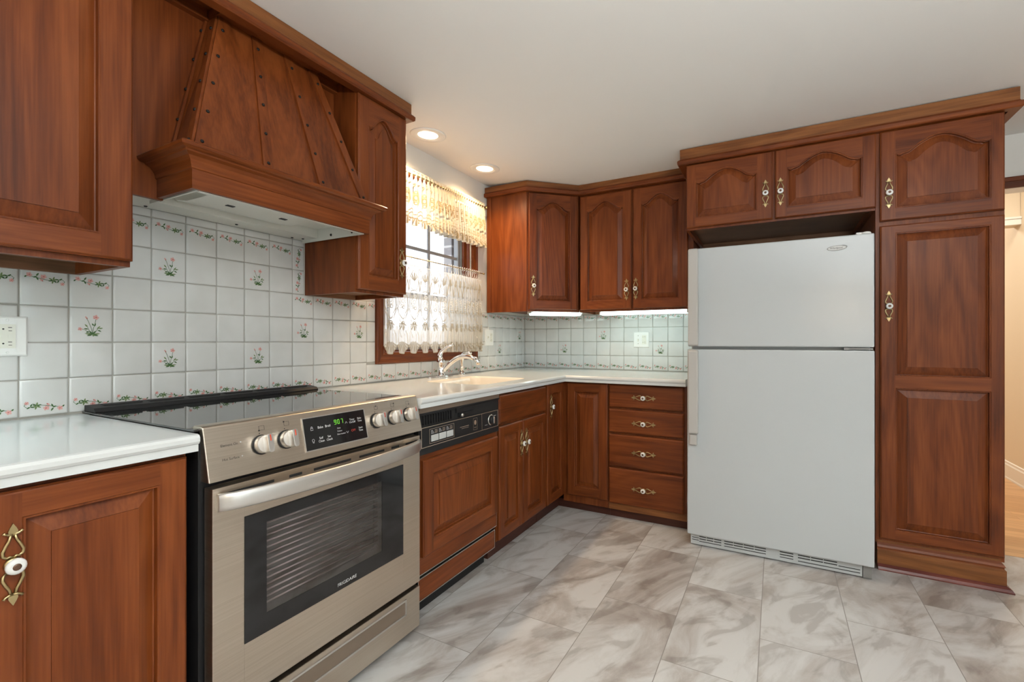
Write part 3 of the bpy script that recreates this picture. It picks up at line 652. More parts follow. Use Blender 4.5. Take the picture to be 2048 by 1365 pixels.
# control panel
PA, PB = Vector((0.662, 0, 0.921)), Vector((0.692, 0, 0.786)); PD = (PA - PB); PL = PD.length; PV = PD.normalized(); PN = Vector((PV.z, 0, -PV.x))
TP = FG((PB.x, 0, PB.z), (0, 1, 0), PV, PN)                    # u = y, v up the slope from its lower edge
cp = MB('steel'); Y0P, Y1P = 0.652, 1.455
prof = [(PB.x, PB.z), (PA.x, PA.z), (PA.x - .008, PA.z + .003), (PA.x - .04, PA.z + .003), (PA.x - .055, PA.z - .006), (.60, .80), (.60, .786)]
k = len(prof); vs = [(x, y, z) for y in (Y0P, Y1P) for x, z in prof]
cp.add(vs, [tuple(range(k)), tuple(range(2 * k - 1, k - 1, -1))] + [(i, (i + 1) % k, k + (i + 1) % k, k + i) for i in range(k)])
cpo = cp.build('control_panel', rg, bevel=.0025)
S_ = lambda t: PL - t * PL / 0.1396                            # measured down from the top edge
def knob(y, t):
    T = lambda u, v, n: TP(y + u, S_(t) + v, n)
    kb = MB('satin', 'black', 'red')
    kb.lathe([(0.0268, 0.0), (0.0268, 0.005)], T, 24, 1); kb.lathe([(0.0245, 0.004), (0.0238, 0.020), (0.0225, 0.023)], T, 28, 0)
    g = rrect(-0.0080, 0.0080, -0.0245, 0.0245, 0.006, 3); kb.prism(g, 0.020, 0.046, T, 0, True)
    kb.box(-0.0018, 0.0018, 0.006, 0.0225, 0.0455, 0.0465, 2, T)
    kb.build('knob', rg, bevel=.0008)
for i, (y, t) in enumerate(((.794, .069), (.870, .068), (1.222, .066), (1.304, .066), (1.385, .066))):
    pr = MB('ink'); pr.prism(ell(y + .002, S_(t) + .031, .0016, .0016, 0), .0001, .0004, TP, 0)
    knob(y + .003, t); yy, vv = y + .010, S_(t) + .045
    for a, b_, c_, d in ((-.008, .008, -.006, -.0053), (-.008, .008, .0053, .006), (-.008, -.0073, -.006, .006), (.0073, .008, -.006, .006)): pr.box(yy + a, yy + b_, vv + c_, vv + d, .0001, .0004, 0, TP)
    dx, dy = ((-.008, -.006), (-.008, .006), (0, .006), (.008, .006), (.008, -.006))[i]; pr.prism(ell(yy + dx, vv + dy, .0024, .0024, 0), .0001, .0005, TP, 0); pr.build('burner_symbol', rg)
text(rg, 'ink', 'Element On', .0092, TP, .712, S_(.053)); text(rg, 'ink', 'Hot Surface', .0092, TP, .712, S_(.089))
for t in (.051, .088): MB('print').prism(ell(.742, S_(t), .0018, .0018, 0), .0001, .0006, TP).build('indicator', rg)
ds = MB('gloss', 'satin'); u0, u1, v0, v1 = .932, 1.172, S_(.116), S_(.019)
ds.box(u0, u1, v0, v1, .0002, .0022, 0, TP); frame = [(u0 - .003, u0, v0 - .003, v1 + .003), (u1, u1 + .003, v0 - .003, v1 + .003), (u0, u1, v0 - .003, v0), (u0, u1, v1, v1 + .003)]
for a, b_, c_, d in frame: ds.box(a, b_, c_, d, .0002, .003, 1, TP)
dso = ds.build('display', rg)
W = u1 - u0; Hh = v1 - v0
dt = lambda s, sz, fu, fv, m=0: text(dso, 'redp' if m else 'print', s, sz, TP, u0 + W * fu, v0 + Hh * fv, .0026)
seg7 = {'9': 'abcdfg', '0': 'abcdef', '7': 'abc'}
def digit(ch, u, v, s):
    w_, h_ = .0070 * s, .0072 * s; q = .0008
    bars = {'a': (0, w_, 2 * h_ - q, 2 * h_), 'g': (0, w_, h_ - q / 2, h_ + q / 2), 'd': (0, w_, 0, q), 'f': (0, q, h_, 2 * h_), 'b': (w_ - q, w_, h_, 2 * h_), 'e': (0, q, 0, h_), 'c': (w_ - q, w_, 0, h_)}
    for c_ in seg7[ch]: a, b_, c2, d = bars[c_]; tx.box(u + a, u + b_, v + c2, v + d, .0023, .0027, 0, TP)
tx = MB('led')
for ch, du in (('9', 0), ('0', .013), ('7', .027)): digit(ch, u0 + W * .47 + du, v0 + Hh * .66, 1.0)
for dv in (.004, .010): tx.box(u0 + W * .47 + .0095, u0 + W * .47 + .0105, v0 + Hh * .66 + dv, v0 + Hh * .66 + dv + .001, .0023, .0027, 0, TP)
tx.build('clock_digits', dso, recalc=False)
dt('Bake', .0105, .245, .66); dt('Broil', .0105, .36, .66); dt('Self\nClean', .0095, .235, .27); dt('Set\nClock', .0095, .36, .27)
dt('Oven', .006, .53, .52); dt('Preheat', .006, .54, .42); dt('Door Locked', .006, .56, .32)
dt('Timer\nOn/Off', .0088, .77, .68); dt('Bake\nTime', .0088, .90, .68); dt('OFF', .0105, .77, .35, 1); dt('Start\nTime', .0088, .90, .35)
for fv, sg in ((.66, 1), (.33, -1)):
    cu, cv = u0 + W * .665, v0 + Hh * fv
    MB('print').tube([TP(cu - .0042, cv - sg * .003, .0025), TP(cu, cv + sg * .003, .0025), TP(cu + .0042, cv - sg * .003, .0025)], .0006, 4, 0).build('arrow_symbol', dso)
tx = MB('print'); lu, lv = u0 + W * .115, v0 + Hh * .66                      # padlock and lamp symbols
tx.tube([TP(lu + a, lv + b_, .0025) for a, b_ in ((-.004, -.005), (.004, -.005), (.004, .001), (-.004, .001))], .0006, 4, 0, closed=True); tx.tube([TP(lu + .003 * math.cos(a), lv + .001 + .005 * math.sin(a), .0025) for a in [math.pi * i / 6 for i in range(7)]], .0006, 4, 0)
tx.build('padlock_symbol', dso); tx = MB('print'); lv = v0 + Hh * .27; tx.tube([TP(lu + a, lv + b_, .0025) for a, b_ in ((-.0015, -.006), (.0015, -.006), (.002, -.002), (.004, .001), (.003, .0045), (0, .0058), (-.003, .0045), (-.004, .001), (-.002, -.002))], .0006, 4, 0, closed=True)
tx.build('lamp_symbol', dso)
# oven door
XD = 0.700; TD = FL(XD, 0, 0); DY0, DY1, DZ0, DZ1 = 0.656, 1.430, 0.206, 0.772
wy0, wy1, wz0, wz1 = 0.736, 1.336, 0.348, 0.680
dr = MB('steel', 'hole')
dr.box(.664, XD, DY0, wy0, DZ0, DZ1); dr.box(.664, XD, wy1, DY1, DZ0, DZ1); dr.box(.664, XD, wy0, wy1, DZ0, wz0); dr.box(.664, XD, wy0, wy1, wz1, DZ1)
for a, b_ in ((.672, .820), (.866, .908), (.948, 1.090), (1.125, 1.240), (1.275, 1.315), (1.350, 1.420)): dr.box(XD - .004, XD + .0006, a, b_, .749, .757, 1)
dr.box(XD - .004, XD + .0006, .708, .800, .716, .724, 1); dr.box(XD - .004, XD + .0006, 1.335, 1.395, .716, .724, 1)
od = dr.build('oven_door', rg, bevel=0.0008)
gw = MB('gloss'); y0, y1, z0, z1 = .797, 1.228, .400, .648; xx = XD + .0015
gw.box(xx - .004, xx, wy0, y0, wz0, wz1); gw.box(xx - .004, xx, y1, wy1, wz0, wz1); gw.box(xx - .004, xx, y0, y1, wz0, z0); gw.box(xx - .004, xx, y0, y1, z1, wz1); gw.build('window_border', od)
MB('ovenglass').add([(xx - .001, y0, z0), (xx - .001, y1, z0), (xx - .001, y1, z1), (xx - .001, y0, z1)], [(0, 1, 2, 3)]).build('window_glass', od, recalc=False)
text(od, 'print', 'FRIGIDAIRE', .0145, TD, 1.073, .366, xx - XD + .0006, sx=1.05)
cv = MB('cavity'); # hollow behind the glass
for f in ([(.662, y0, z0), (.60, y0 - .03, z0 - .03), (.60, y1 + .03, z0 - .03), (.662, y1, z0)], [(.662, y0, z1), (.60, y0 - .03, z1 + .03), (.60, y1 + .03, z1 + .03), (.662, y1, z1)], [(.662, y0, z0), (.60, y0 - .03, z0 - .03), (.60, y0 - .03, z1 + .03), (.662, y0, z1)], [(.662, y1, z0), (.60, y1 + .03, z0 - .03), (.60, y1 + .03, z1 + .03), (.662, y1, z1)], [(.657, y0 - .03, z0 - .03), (.657, y1 + .03, z0 - .03), (.657, y1 + .03, z1 + .03), (.657, y0 - .03, z1 + .03)]): cv.add(f, [(0, 1, 2, 3)])
cv.build('cavity', od)
rk = MB('rack')
for i in range(14): rk.tube([(.668, y0 - .01, .41 + i * .017), (.668, y1 + .01, .41 + i * .017)], .0028, 6)
rk.build('rack', od)
hd = MB('satin'); pts = []
for i in range(25):
    q = i / 24; pts.append((XD + .007 + .052 * (math.sin(math.pi * q) ** .6 if 0 < q < 1 else 0), .664 + .758 * q, .738))
vs = []; sg = 14
for (x, y, z) in pts:
    for k in range(sg): a = 2 * math.pi * k / sg; vs.append((x + .0085 * math.copysign(abs(math.cos(a)) ** .7, math.cos(a)), y, z + .0225 * math.copysign(abs(math.sin(a)) ** .8, math.sin(a))))
hd.add(vs, [(i * sg + k, i * sg + (k + 1) % sg, (i + 1) * sg + (k + 1) % sg, (i + 1) * sg + k) for i in range(24) for k in range(sg)], 0, True); hd.add(vs[:sg], [tuple(range(sg))]); hd.add(vs[-sg:], [tuple(range(sg))])
hd.build('door_handle', od)
dw_ = MB('steel', 'satin', 'hole'); dw_.box(.664, XD, YA + .002, DY1, .035, .188, 0)
dro = dw_.build('storage_drawer', rg, bevel=.002)
sl = MB('satin', 'umber'); sl.box(XD - .002, XD + .0008, .740, 1.348, .118, .166, 1); sl.box(XD - .001, XD + .004, .735, 1.352, .166, .172, 0); sl.box(XD - .001, XD + .003, .735, 1.352, .112, .118, 0); sl.box(XD - .001, XD + .003, 1.346, 1.353, .112, .172, 0); sl.build('drawer_grip', dro)
for y in (.69, 1.40):
    f = MB('black'); f.lathe([(.016, 0), (.016, .008), (.010, .012), (.008, .036)], lambda u, v, n, y=y: (.640 + u, y + v, n), 12); f.build('foot', rg)

# ------------------------------------------------------------------ dishwasher
dw = thing('dishwasher', (0.35, 1.79, 0), 'built-in dishwasher with a black control panel and cherry door panel, right of the range', 'dishwasher')
A, B_ = 1.466, 2.088
b = MB('black', 'umber'); b.box(0.05, .630, A, B_, .10, .866, 0); b.box(.05, .594, A + .01, B_ - .03, .0, .10, 0); b.box(.630, .668, A, B_, .848, .868, 1); b.build('dishwasher_body', dw)
TW = FG((.664, 0, .690), (0, 1, 0), (-.02, 0, 1), (1, 0, .02)); 
p = MB('black', 'goldline', 'panelbtn', 'hole', 'silver', 'print')
p.box(A, B_, -.012, .158, -.03, 0, 0, TW)
p.box(A + .012, B_ - .012, .016, .098, 0, .004, 0, TW)
def ring(mb, a, b_, c_, d, t, n0, n1, m, T):
    mb.box(a, b_, c_, c_ + t, n0, n1, m, T); mb.box(a, b_, d - t, d, n0, n1, m, T); mb.box(a, a + t, c_ + t, d - t, n0, n1, m, T); mb.box(b_ - t, b_, c_ + t, d - t, n0, n1, m, T)
ring(p, A + .012, B_ - .012, .016, .098, .0022, .004, .0055, 1, TW)
ring(p, 1.53, 1.70, .026, .086, .0012, .004, .0046, 1, TW)
for i in range(3):
    p.box(1.540 + i * .052, 1.586 + i * .052, .034, .060, .004, .007, 2, TW)
    for j in range(3):
        p.box(1.541 + i * .052, 1.561 + i * .052 - .004 * j, .066 + j * .0055, .0680 + j * .0055, .004, .0044, 5, TW); p.box(1.565 + i * .052, 1.584 + i * .052, .066 + j * .0055, .0678 + j * .0055, .004, .0044, 1, TW)
p.box(1.745, 1.815, .058, .0605, .004, .0044, 1, TW); p.box(1.757, 1.813, .051, .0525, .004, .0044, 1, TW)
ring(p, 1.852, 1.885, .030, .085, .001, .004, .0044, 1, TW); p.prism(ell(1.868, .064, .009, .012, 0, 12), .004, .0044, TW, 1); p.box(1.858, 1.878, .040, .042, .004, .0044, 1, TW)
p.box(1.925, 1.9262, .018, .096, .004, .0048, 1, TW)
p.box(1.952, 1.975, .036, .0375, .004, .0044, 5, TW); p.box(2.035, 2.058, .072, .0735, .004, .0044, 5, TW)
for i in range(12): p.box(1.490 + i * .017, 1.4945 + i * .017, .108, .146, -.002, .008, 0, TW)
p.box(1.485, 1.71, .104, .150, -.004, .0006, 3, TW); p.box(1.72, 2.03, .106, .148, -.02, .001, 3, TW)
p.box(1.72, 2.03, .128, .148, 0, .004, 0, TW); p.box(1.735, 1.85, .108, .126, 0, .010, 4 if False else 0, TW)
p.box(A, B_, .150, .158, 0, .008, 0, TW)
cpd = p.build('control_panel', dw)
kd = MB('silver', 'black'); Tk = lambda u, v, n: TW(2.005 + u, .057 + v, .004 + n)
kd.lathe([(.027, 0), (.0265, .004), (.022, .005)], Tk, 24, 0); kd.lathe([(.021, .004), (.019, .016), (.015, .018)], Tk, 24, 1); kd.prism(rrect(-.004, .004, -.017, .017, .003, 3), .016, .024, Tk, 0, True); kd.build('dial_knob', cpd)
lt = MB('chrome', 'black'); lt.lathe([(.008, 0), (.0085, .012), (.004, .016)], lambda u, v, n: TW(1.742 + u, .117 + v, .010 + n), 12); lt.box(1.755, 1.80, .112, .122, .002, .012, 1, TW); lt.build('latch', cpd)
bd = MB('wh', 'silver'); bd.box(.630, .652, A + .010, B_ - .003, .192, .684, 0); ring(bd, A + .008, B_, .188, .684, .004, 0, .0245, 1, lambda u, v, n: (.630 + n, u, v)); pdn = bd.build('door_panel', dw)
door_mesh(FL(.650, 1.492, .262), .582, .392, .021, ml=.06, mr=.06, mb_=.06, mt=.06).build('raised_panel', pdn)
lp = MB('wh', 'silver'); lp.box(.630, .648, A + .014, B_ - .02, .086, .172); ring(lp, A + .010, B_ - .016, .082, .176, .004, 0, .022, 1, lambda u, v, n: (.630 + n, u, v)); lp.build('access_panel', dw)

# ------------------------------------------------------------------ faucet and sprayer
fc = thing('faucet', (.082, 2.36, CT), 'chrome single lever kitchen faucet behind the sink, in front of the lace curtain', 'faucet')
TF = lambda u, v, n: (.082 + u, 2.36 + v, CT + n)
m = MB('chrome'); bp = [(.030 * math.cos(a), .125 * math.copysign(abs(math.sin(a)) ** .9, math.sin(a))) for a in [2 * math.pi * i / 32 for i in range(32)]]
m.prism(bp, 0.0005, .006, TF, 0, True); m.prism([(x * .86, y * .95) for x, y in bp], .006, .011, TF, 0, True); m.build('base_plate', fc, bevel=.002)
m = MB('chrome'); m.lathe([(.027, .011), (.027, .018), (.023, .022), (.0225, .085), (.0255, .090), (.0255, .098), (.022, .112), (.012, .122), (.004, .126)], TF, 20); m.build('faucet_body', fc)
m = MB('chrome'); sp = []
for i in range(20):
    q = i / 19; sp.append((.082 + .015 + .212 * q, 2.36 + .03 * q, CT + .036 + .215 * q - .128 * q * q + .012 * math.sin(math.pi * q)))
m.tube(sp, [.013 + .002 * math.sin(math.pi * i / 19) for i in range(20)], 14, up=(0, 1, 0)); e = sp[-1]
m.tube([e, (e[0] + .018, e[1] + .002, e[2] - .006), (e[0] + .028, e[1] + .003, e[2] - .022), (e[0] + .029, e[1] + .003, e[2] - .040)], [.013, .0145, .014, .0125], 14, up=(0, 1, 0)); m.build('spout', fc)
m = MB('chrome'); m.tube([(.082, 2.36, CT + .112), (.070, 2.363, CT + .135), (.078, 2.372, CT + .160), (.108, 2.386, CT + .186), (.150, 2.402, CT + .208)], [.016, .017, .012, .008, .007], 12, up=(0, 1, 0)); m.build('lever', fc)
sp_ = thing('side_sprayer', (.060, 2.615, CT), 'small chrome side sprayer standing right of the faucet', 'sprayer')
TS = lambda u, v, n: (.060 + u, 2.615 + v, CT + n)
m = MB('chrome'); m.lathe([(.026, .0005), (.026, .006), (.021, .012), (.018, .022)], TS, 16); m.build('sprayer_base', sp_)
m = MB('chrome'); m.tube([TS(0, 0, .02), TS(0, 0, .06), TS(-.003, 0, .095), TS(.002, 0, .122), TS(.022, .004, .140), TS(.052, .008, .146), TS(.068, .010, .140)], [.012, .014, .0175, .019, .017, .014, .0125], 14, up=(0, 1, 0)); m.build('spray_head', sp_)

# ------------------------------------------------------------------ upper cabinets
XU = 0.332
t = thing('wall_cabinet', (0.166, 0.2, 1.345), 'cherry wall cabinet with a square raised panel, at the far left beside the hood', 'cabinet')
carcass(MB('wv', 'wi'), .006, XU, -0.45, 0.634, 1.345, 2.282, '+x', .035, 0, 1).build('cabinet_body', t)
door(t, FL(XU, -0.02, 1.360), .654, .842, None, ml=.07, mr=.072, mb_=.062, mt=.07, slope=.036)
t = thing('wall_cabinet', (0.166, 1.6, 1.353), 'narrow cherry wall cabinet with an arched door between the hood and the window', 'cabinet')
carcass(MB('wv', 'wi'), .006, XU, 1.444, 1.745, 1.350, 2.282, '+x', .022, 0, 1).build('cabinet_body', t)
door(t, FL(XU, 1.447, 1.363), .298, .842, (.262, .146), ml=.055, mr=.055, mb_=.062, mt=.06, arch=.062)
# corner (diagonal) cabinet
t = thing('wall_cabinet', (0.3, 3.35, 1.353), 'diagonal corner wall cabinet, its warm lit side panel facing the window', 'cabinet')
b = MB('wv', 'wi'); z0, z1 = 1.353, 2.278; pa = [(.006, 3.022), (.345, 3.022), (.625, 3.302), (.625, YB - .004), (.006, YB - .004)]
TZ = lambda u, v, n: (u, v, n)
b.prism(pa, z0 + .02, z1, TZ, 0); b.box(.006, .33, 3.022, 3.040, z0, z0 + .02, 0)
b.prism([(.33, 3.022), (.345, 3.022), (.625, 3.302), (.625, 3.325)], z0, z0 + .02, TZ, 0)
b.box(.008, .045, 3.016, 3.022, z0, z1, 0); b.box(.292, .345, 3.016, 3.022, z0, z1, 0)
b.build('cabinet_body', t)
s2 = math.sqrt(.5); TG = FG((.352, 3.029, 1.368), (s2, s2, 0), (0, 0, 1), (s2, -s2, 0))
door(t, TG, .372, .838, (.030, .168), ml=.055, mr=.055, mb_=.06, mt=.055, arch=.055)
t = thing('wall_cabinet', (1.0, 3.45, 1.353), 'cherry wall cabinet with a pair of arched doors, left of the refrigerator', 'cabinet')
carcass(MB('wv', 'wi'), .632, 1.430, 3.322, YB - .004, 1.353, 2.278, '-y', .02, 0, 1).build('cabinet_body', t)
door(t, FB(.640, 3.322, 1.368), .382, .838, (.349, .134), ml=.055, mr=.057, mb_=.06, mt=.055, arch=.058)
door(t, FB(1.034, 3.322, 1.368), .364, .838, (.020, .137), ml=.055, mr=.055, mb_=.06, mt=.055, arch=.058)
# above the refrigerator
t = thing('wall_cabinet', (1.9, 3.3, 1.80), 'wide cherry cabinet with two arched doors directly above the refrigerator', 'cabinet')
carcass(MB('wv', 'wi'), 1.437, 2.345, 2.986, YB - .004, 1.800, 2.275, '-y', .03, 0, 1).build('cabinet_body', t)
door(t, FB(1.442, 2.986, 1.812), .449, .372, (.415, .142), ml=.052, mr=.075, mb_=.055, mt=.045, arch=.062)
door(t, FB(1.904, 2.986, 1.812), .443, .372, (.025, .142), ml=.055, mr=.055, mb_=.055, mt=.045, arch=.062)
# pantry
t = thing('pantry_cabinet', (2.6, 3.3, 0), 'tall cherry pantry cabinet with a two-panel door, right of the refrigerator', 'cabinet')
b = MB('wv', 'wl', 'wr'); b.box(2.347, 2.820, 2.986, YB - .03, .125, 2.275, 0); b.box(2.352, 2.800, 2.99, YB - .03, 0, .125, 0); b.build('cabinet_body', t)
bs = MB('wl', 'wr', 'wh')
pf = [(0, 0), (.040, 0), (.040, .006), (.034, .016), (.022, .024), (.019, .026), (.019, .092), (.013, .098), (.013, .104), (.017, .108), (.012, .118), (.004, .128), (.004, .138), (0, .138)]
bs.sweep([(2.352, 2.986), (2.803, 2.986), (2.803, YB - .03)], pf, 0, [1, 1, 1, 1, 1, 0, 0, 2, 2, 2, 2, 0, 0, 0]); bs.build('base_moulding', t)
door(t, FB(2.363, 2.986, 1.738), .453, .446, (.034, .136), ml=.06, mr=.046, mb_=.058, mt=.048, arch=.068, slope=.036)
door(t, FB(2.363, 2.986, .152), .453, 1.562, (.034, 1.160), ml=.06, mr=.046, mb_=.048, mt=.04, split=(.755, .815), slope=.036)

# crown mouldings
def crown(path, zt, name_label, zb=2.203):
    pf = [(0, zb), (.037, zb), (.043, zb + .005), (.044, zb + .022), (.038, zb + .029), (.033, zb + .031), (.030, zb + .036), (.030, zt), (0, zt)]
    o = MB('wh', 'wl').sweep(path, pf, 0, [0, 0, 0, 0, 0, 0, 1, 1, 0]).build('crown_moulding'); return tag(o, name_label, 'moulding')
crown([(.332, -.45), (.332, 1.738), (.006, 1.738)], 2.2875, 'cherry crown moulding over the range hood and the two cabinets beside it', 2.206)
crown([(.006, 3.021), (.345, 3.021), (.628, 3.304), (1.382, 3.304)], 2.284, 'cherry crown moulding stepping around the diagonal corner cabinet', 2.212)
crown([(1.437, YB - .01), (1.437, 2.986), (2.832, 2.986), (2.832, YB - .01)], 2.2795, 'cherry crown moulding over the refrigerator and pantry', 2.186)

# ------------------------------------------------------------------ range hood
hd_ = thing('range_hood', (.2, 1.07, 1.58), 'tapered cherry range hood with iron-studded battens over the range', 'range hood')
bz, tz = 1.700, 2.236
BL = [(.392, .764, bz), (.392, 1.470, bz)]; TPp = [(.262, .912, tz), (.262, 1.296, tz)]; BK = [(.205, .786, bz), (.205, 1.428, bz)]; TK = [(.205, .903, tz), (.205, 1.300, tz)]
cb = MB('wv'); cb.add([BL[0], BL[1], TPp[1], TPp[0]], [(0, 1, 2, 3)]); cb.add([BK[0], BL[0], TPp[0], TK[0]], [(0, 1, 2, 3)]); cb.add([BL[1], BK[1], TK[1], TPp[1]], [(0, 1, 2, 3)]); cb.add([BK[0], BK[1], BL[1], BL[0]], [(0, 1, 2, 3)]); cb.add([TK[0], TK[1], TPp[1], TPp[0]], [(0, 1, 2, 3)]); cb.add([BK[0], BK[1], TK[1], TK[0]], [(0, 1, 2, 3)])
cb.build('canopy', hd_)
Lf = lambda a, b_, q: tuple(a[i] + (b_[i] - a[i]) * q for i in range(3))
nF = (Vector(BL[1]) - Vector(BL[0])).cross(Vector(TPp[0]) - Vector(BL[0])).normalized()
if nF.x < 0: nF = -nF
def batten(bot, top, side, nrm, wd, offs):
    bot, top = Vector(bot), Vector(top); ax = (top - bot).normalized(); sd = Vector(side); sd = (sd - ax * sd.dot(ax)).normalized(); nrm = Vector(nrm); L = (top - bot).length
    T = FG(bot, sd, ax, nrm); m = MB('wv', 'iron'); m.box(offs, offs + wd, 0, L, 0, .007, 0, T)
    for k in range(5): c_ = L * (.09 + .205 * k); m.lathe([(.0055, .006), (.0058, .009), (.0035, .0115)], lambda u, v, n, c_=c_: T(offs + wd / 2 + u, c_ + v, n), 8, 1)
    return m.build('batten', hd_)
batten(BL[0], TPp[0], (0, 1, 0), nF, .036, 0); batten(BL[1], TPp[1], (0, 1, 0), nF, .036, -.036)
for q in (.345, .675): batten(Lf(BL[0], BL[1], q), Lf(TPp[0], TPp[1], q), (0, 1, 0), nF, .036, -.018)
nS = (Vector(BL[0]) - Vector(BK[0])).cross(Vector(TPp[0]) - Vector(BL[0])).normalized()
if nS.y > 0: nS = -nS
batten(BL[0], TPp[0], (-1, 0, 0), nS, .030, 0); batten(BK[0], TK[0], (1, 0, 0), nS, .012, 0)
m = MB('wh'); m.box(.205, .300, .905, 1.303, 2.236, 2.282); m.build('frieze', hd_, bevel=.002)
m = MB('wv', 'wh'); m.box(.188, .203, .636, 1.442, 1.70, 2.282, 0); m.box(.188, .203, .636, .774, 1.586, 1.70, 0); m.box(.203, .332, .636, 1.442, 2.270, 2.280, 1); m.box(.203, .218, .636, .900, 2.232, 2.27, 1); m.box(.203, .218, 1.305, 1.442, 2.232, 2.27, 1); m.box(.203, .225, .636, .9, 2.228, 2.236, 1); m.box(.203, .225, 1.305, 1.442, 2.228, 2.236, 1); m.build('back_panel', hd_)
# mantle shelf: board, cove, lip
pf = [(0, 1.590), (.012, 1.590), (.012, 1.647), (.016, 1.649), (.018, 1.660), (.023, 1.671), (.032, 1.680), (.044, 1.686), (.046, 1.690), (.058, 1.692), (.064, 1.696), (.066, 1.704), (.060, 1.710), (0, 1.710)]
m = MB('wh'); m.sweep([(.204, .768), (.398, .768), (.398, 1.438), (.358, 1.438)], pf); m.box(.205, .398, .768, 1.440, 1.700, 1.710); m.build('mantle_shelf', hd_)
# vent liner
m = MB('liner', 'hole')
m.box(.006, .112, .640, 1.428, 1.600, 1.644); m.box(.112, .392, .782, 1.428, 1.640, 1.646); m.box(.006, .395, 1.428, 1.434, 1.588, 1.69); m.box(.112, .186, .642, .775, 1.600, 1.606); m.box(.112, .39, .776, .782, 1.590, 1.64); m.box(.384, .396, .782, 1.428, 1.588, 1.64)
for (x, z) in ((.03, 1.612), (.2, 1.606), (.33, 1.604)): m.lathe([(.006, 0), (.004, .003)], lambda u, v, n, x=x, z=z: (x + u, 1.428 - n, z + v), 10, 1)
for x, y in ((.03, .80), (.05, 1.10), (.03, 1.36), (.05, 1.40)): m.lathe([(.006, 0), (.004, .003)], lambda u, v, n, x=x, y=y: (x + v, y + u, 1.600 - n), 10, 1)
m.build('vent_liner', hd_)
m = MB('liner'); z = 1.612; qa = [(.215, 0), (.36, 0), (.36, 1)]
pp = [(.125, 1.618), (.20, 1.604), (.345, 1.604), (.372, 1.632), (.372, 1.640), (.125, 1.640)]; TQ = lambda u, v, n: (u, n, v)
m.prism(pp, .845, 1.235, TQ); lh = m.build('lamp_housing', hd_, bevel=.002)
for y in (.935, 1.135): MB('hole').box(.262, .278, y, y + .026, 1.602, 1.607).build('latch', lh)

# ------------------------------------------------------------------ refrigerator
rf = thing('refrigerator', (1.9, 3.1, 0), 'white top-freezer refrigerator between the drawers and the pantry', 'refrigerator')
m = MB('fridge'); m.box(1.490, 2.306, 2.842, 3.58, .03, 1.640); m.build('fridge_body', rf, bevel=.004)
m = MB('fridge'); m.box(1.480, 2.313, 2.776, 2.838, 1.109, 1.649); fz = m.build('freezer_door', rf, bevel=.006, seg=3)
m = MB('fridge'); m.box(1.476, 2.314, 2.776, 2.838, .068, 1.094); fd = m.build('fridge_door', rf, bevel=.006, seg=3)
def hstrip(par, z0, z1, cap):
    m = MB('fhandle'); m.sweep([(1.484, 2.775), (1.536, 2.775)], [(0, z0), (.022, z0), (.030, z0 + .006), (.030, z1 - .006), (.022, z1), (0, z1)])
    if cap: m.box(1.490, 1.530, 2.748, 2.775, z0 - .062, z0 - .003)
    m.build('door_handle', par, bevel=.007, seg=3)
hstrip(fz, 1.112, 1.646, False); hstrip(fd, .628, 1.090, True)
m = MB('plastic', 'silver'); m.box(2.245, 2.300, 2.80, 2.86, 1.649, 1.662, 0); m.lathe([(.02, 0), (.018, .01), (.008, .013)], lambda u, v, n: (2.285 + u, 2.80 + v, 1.649 + n), 14, 0); m.build('top_hinge', rf, bevel=.003)
m = MB('badge'); m.box(2.20, 2.308, 2.778, 2.84, 1.098, 1.105); m.box(2.195, 2.215, 2.774, 2.79, 1.096, 1.107); m.build('mid_hinge', rf)
m = MB('fgrille', 'hole', 'badge'); GY = 2.806; m.box(1.490, 2.270, GY, 2.85, .006, .066, 0)
TG2 = FB(0, GY, 0)
for z in (.049, .036):
    for a, b_ in ((1.535, 1.570), (1.573, 1.608), (1.611, 1.648), (1.662, 1.706), (1.709, 1.754), (1.757, 1.806), (1.809, 1.862), (1.925, 1.985), (2.005, 2.058), (2.061, 2.112), (2.115, 2.170)): m.box(a, b_, z, z + .0052, -.001, .0006, 1, TG2)
for a, b_, z in ((1.497, 1.533, .040), (1.497, 1.533, .028), (1.535, 1.648, .023), (1.662, 1.862, .023), (1.925, 1.985, .023), (2.005, 2.262, .019), (2.175, 2.262, .034)): m.box(a, b_, z, z + .004, -.001, .0006, 1, TG2)
m.box(2.272, 2.306, GY - .004, 2.84, .004, .060, 2); m.build('base_grille', rf, bevel=.001)
TB = FB(0, 2.7755, 0); m = MB('badge', 'ink', 'badgein'); m.prism(ell(2.166, 1.591, .041, .0125, 3, 28), 0, .0015, TB, 0); m.prism(ell(2.166, 1.591, .037, .0098, 3, 28), .001, .002, TB, 2)
text(fz, 'ink', 'Whirlpool', .0125, TB, 2.162, 1.591, .0023, shear=.25); m.tube([TB(2.19 + .028 * math.cos(a) * .7, 1.5905 + .012 * math.sin(a), .002) for a in [R(q) for q in range(20, 110, 12)]], .0006, 4, 1); m.build('emblem', fz, recalc=False)

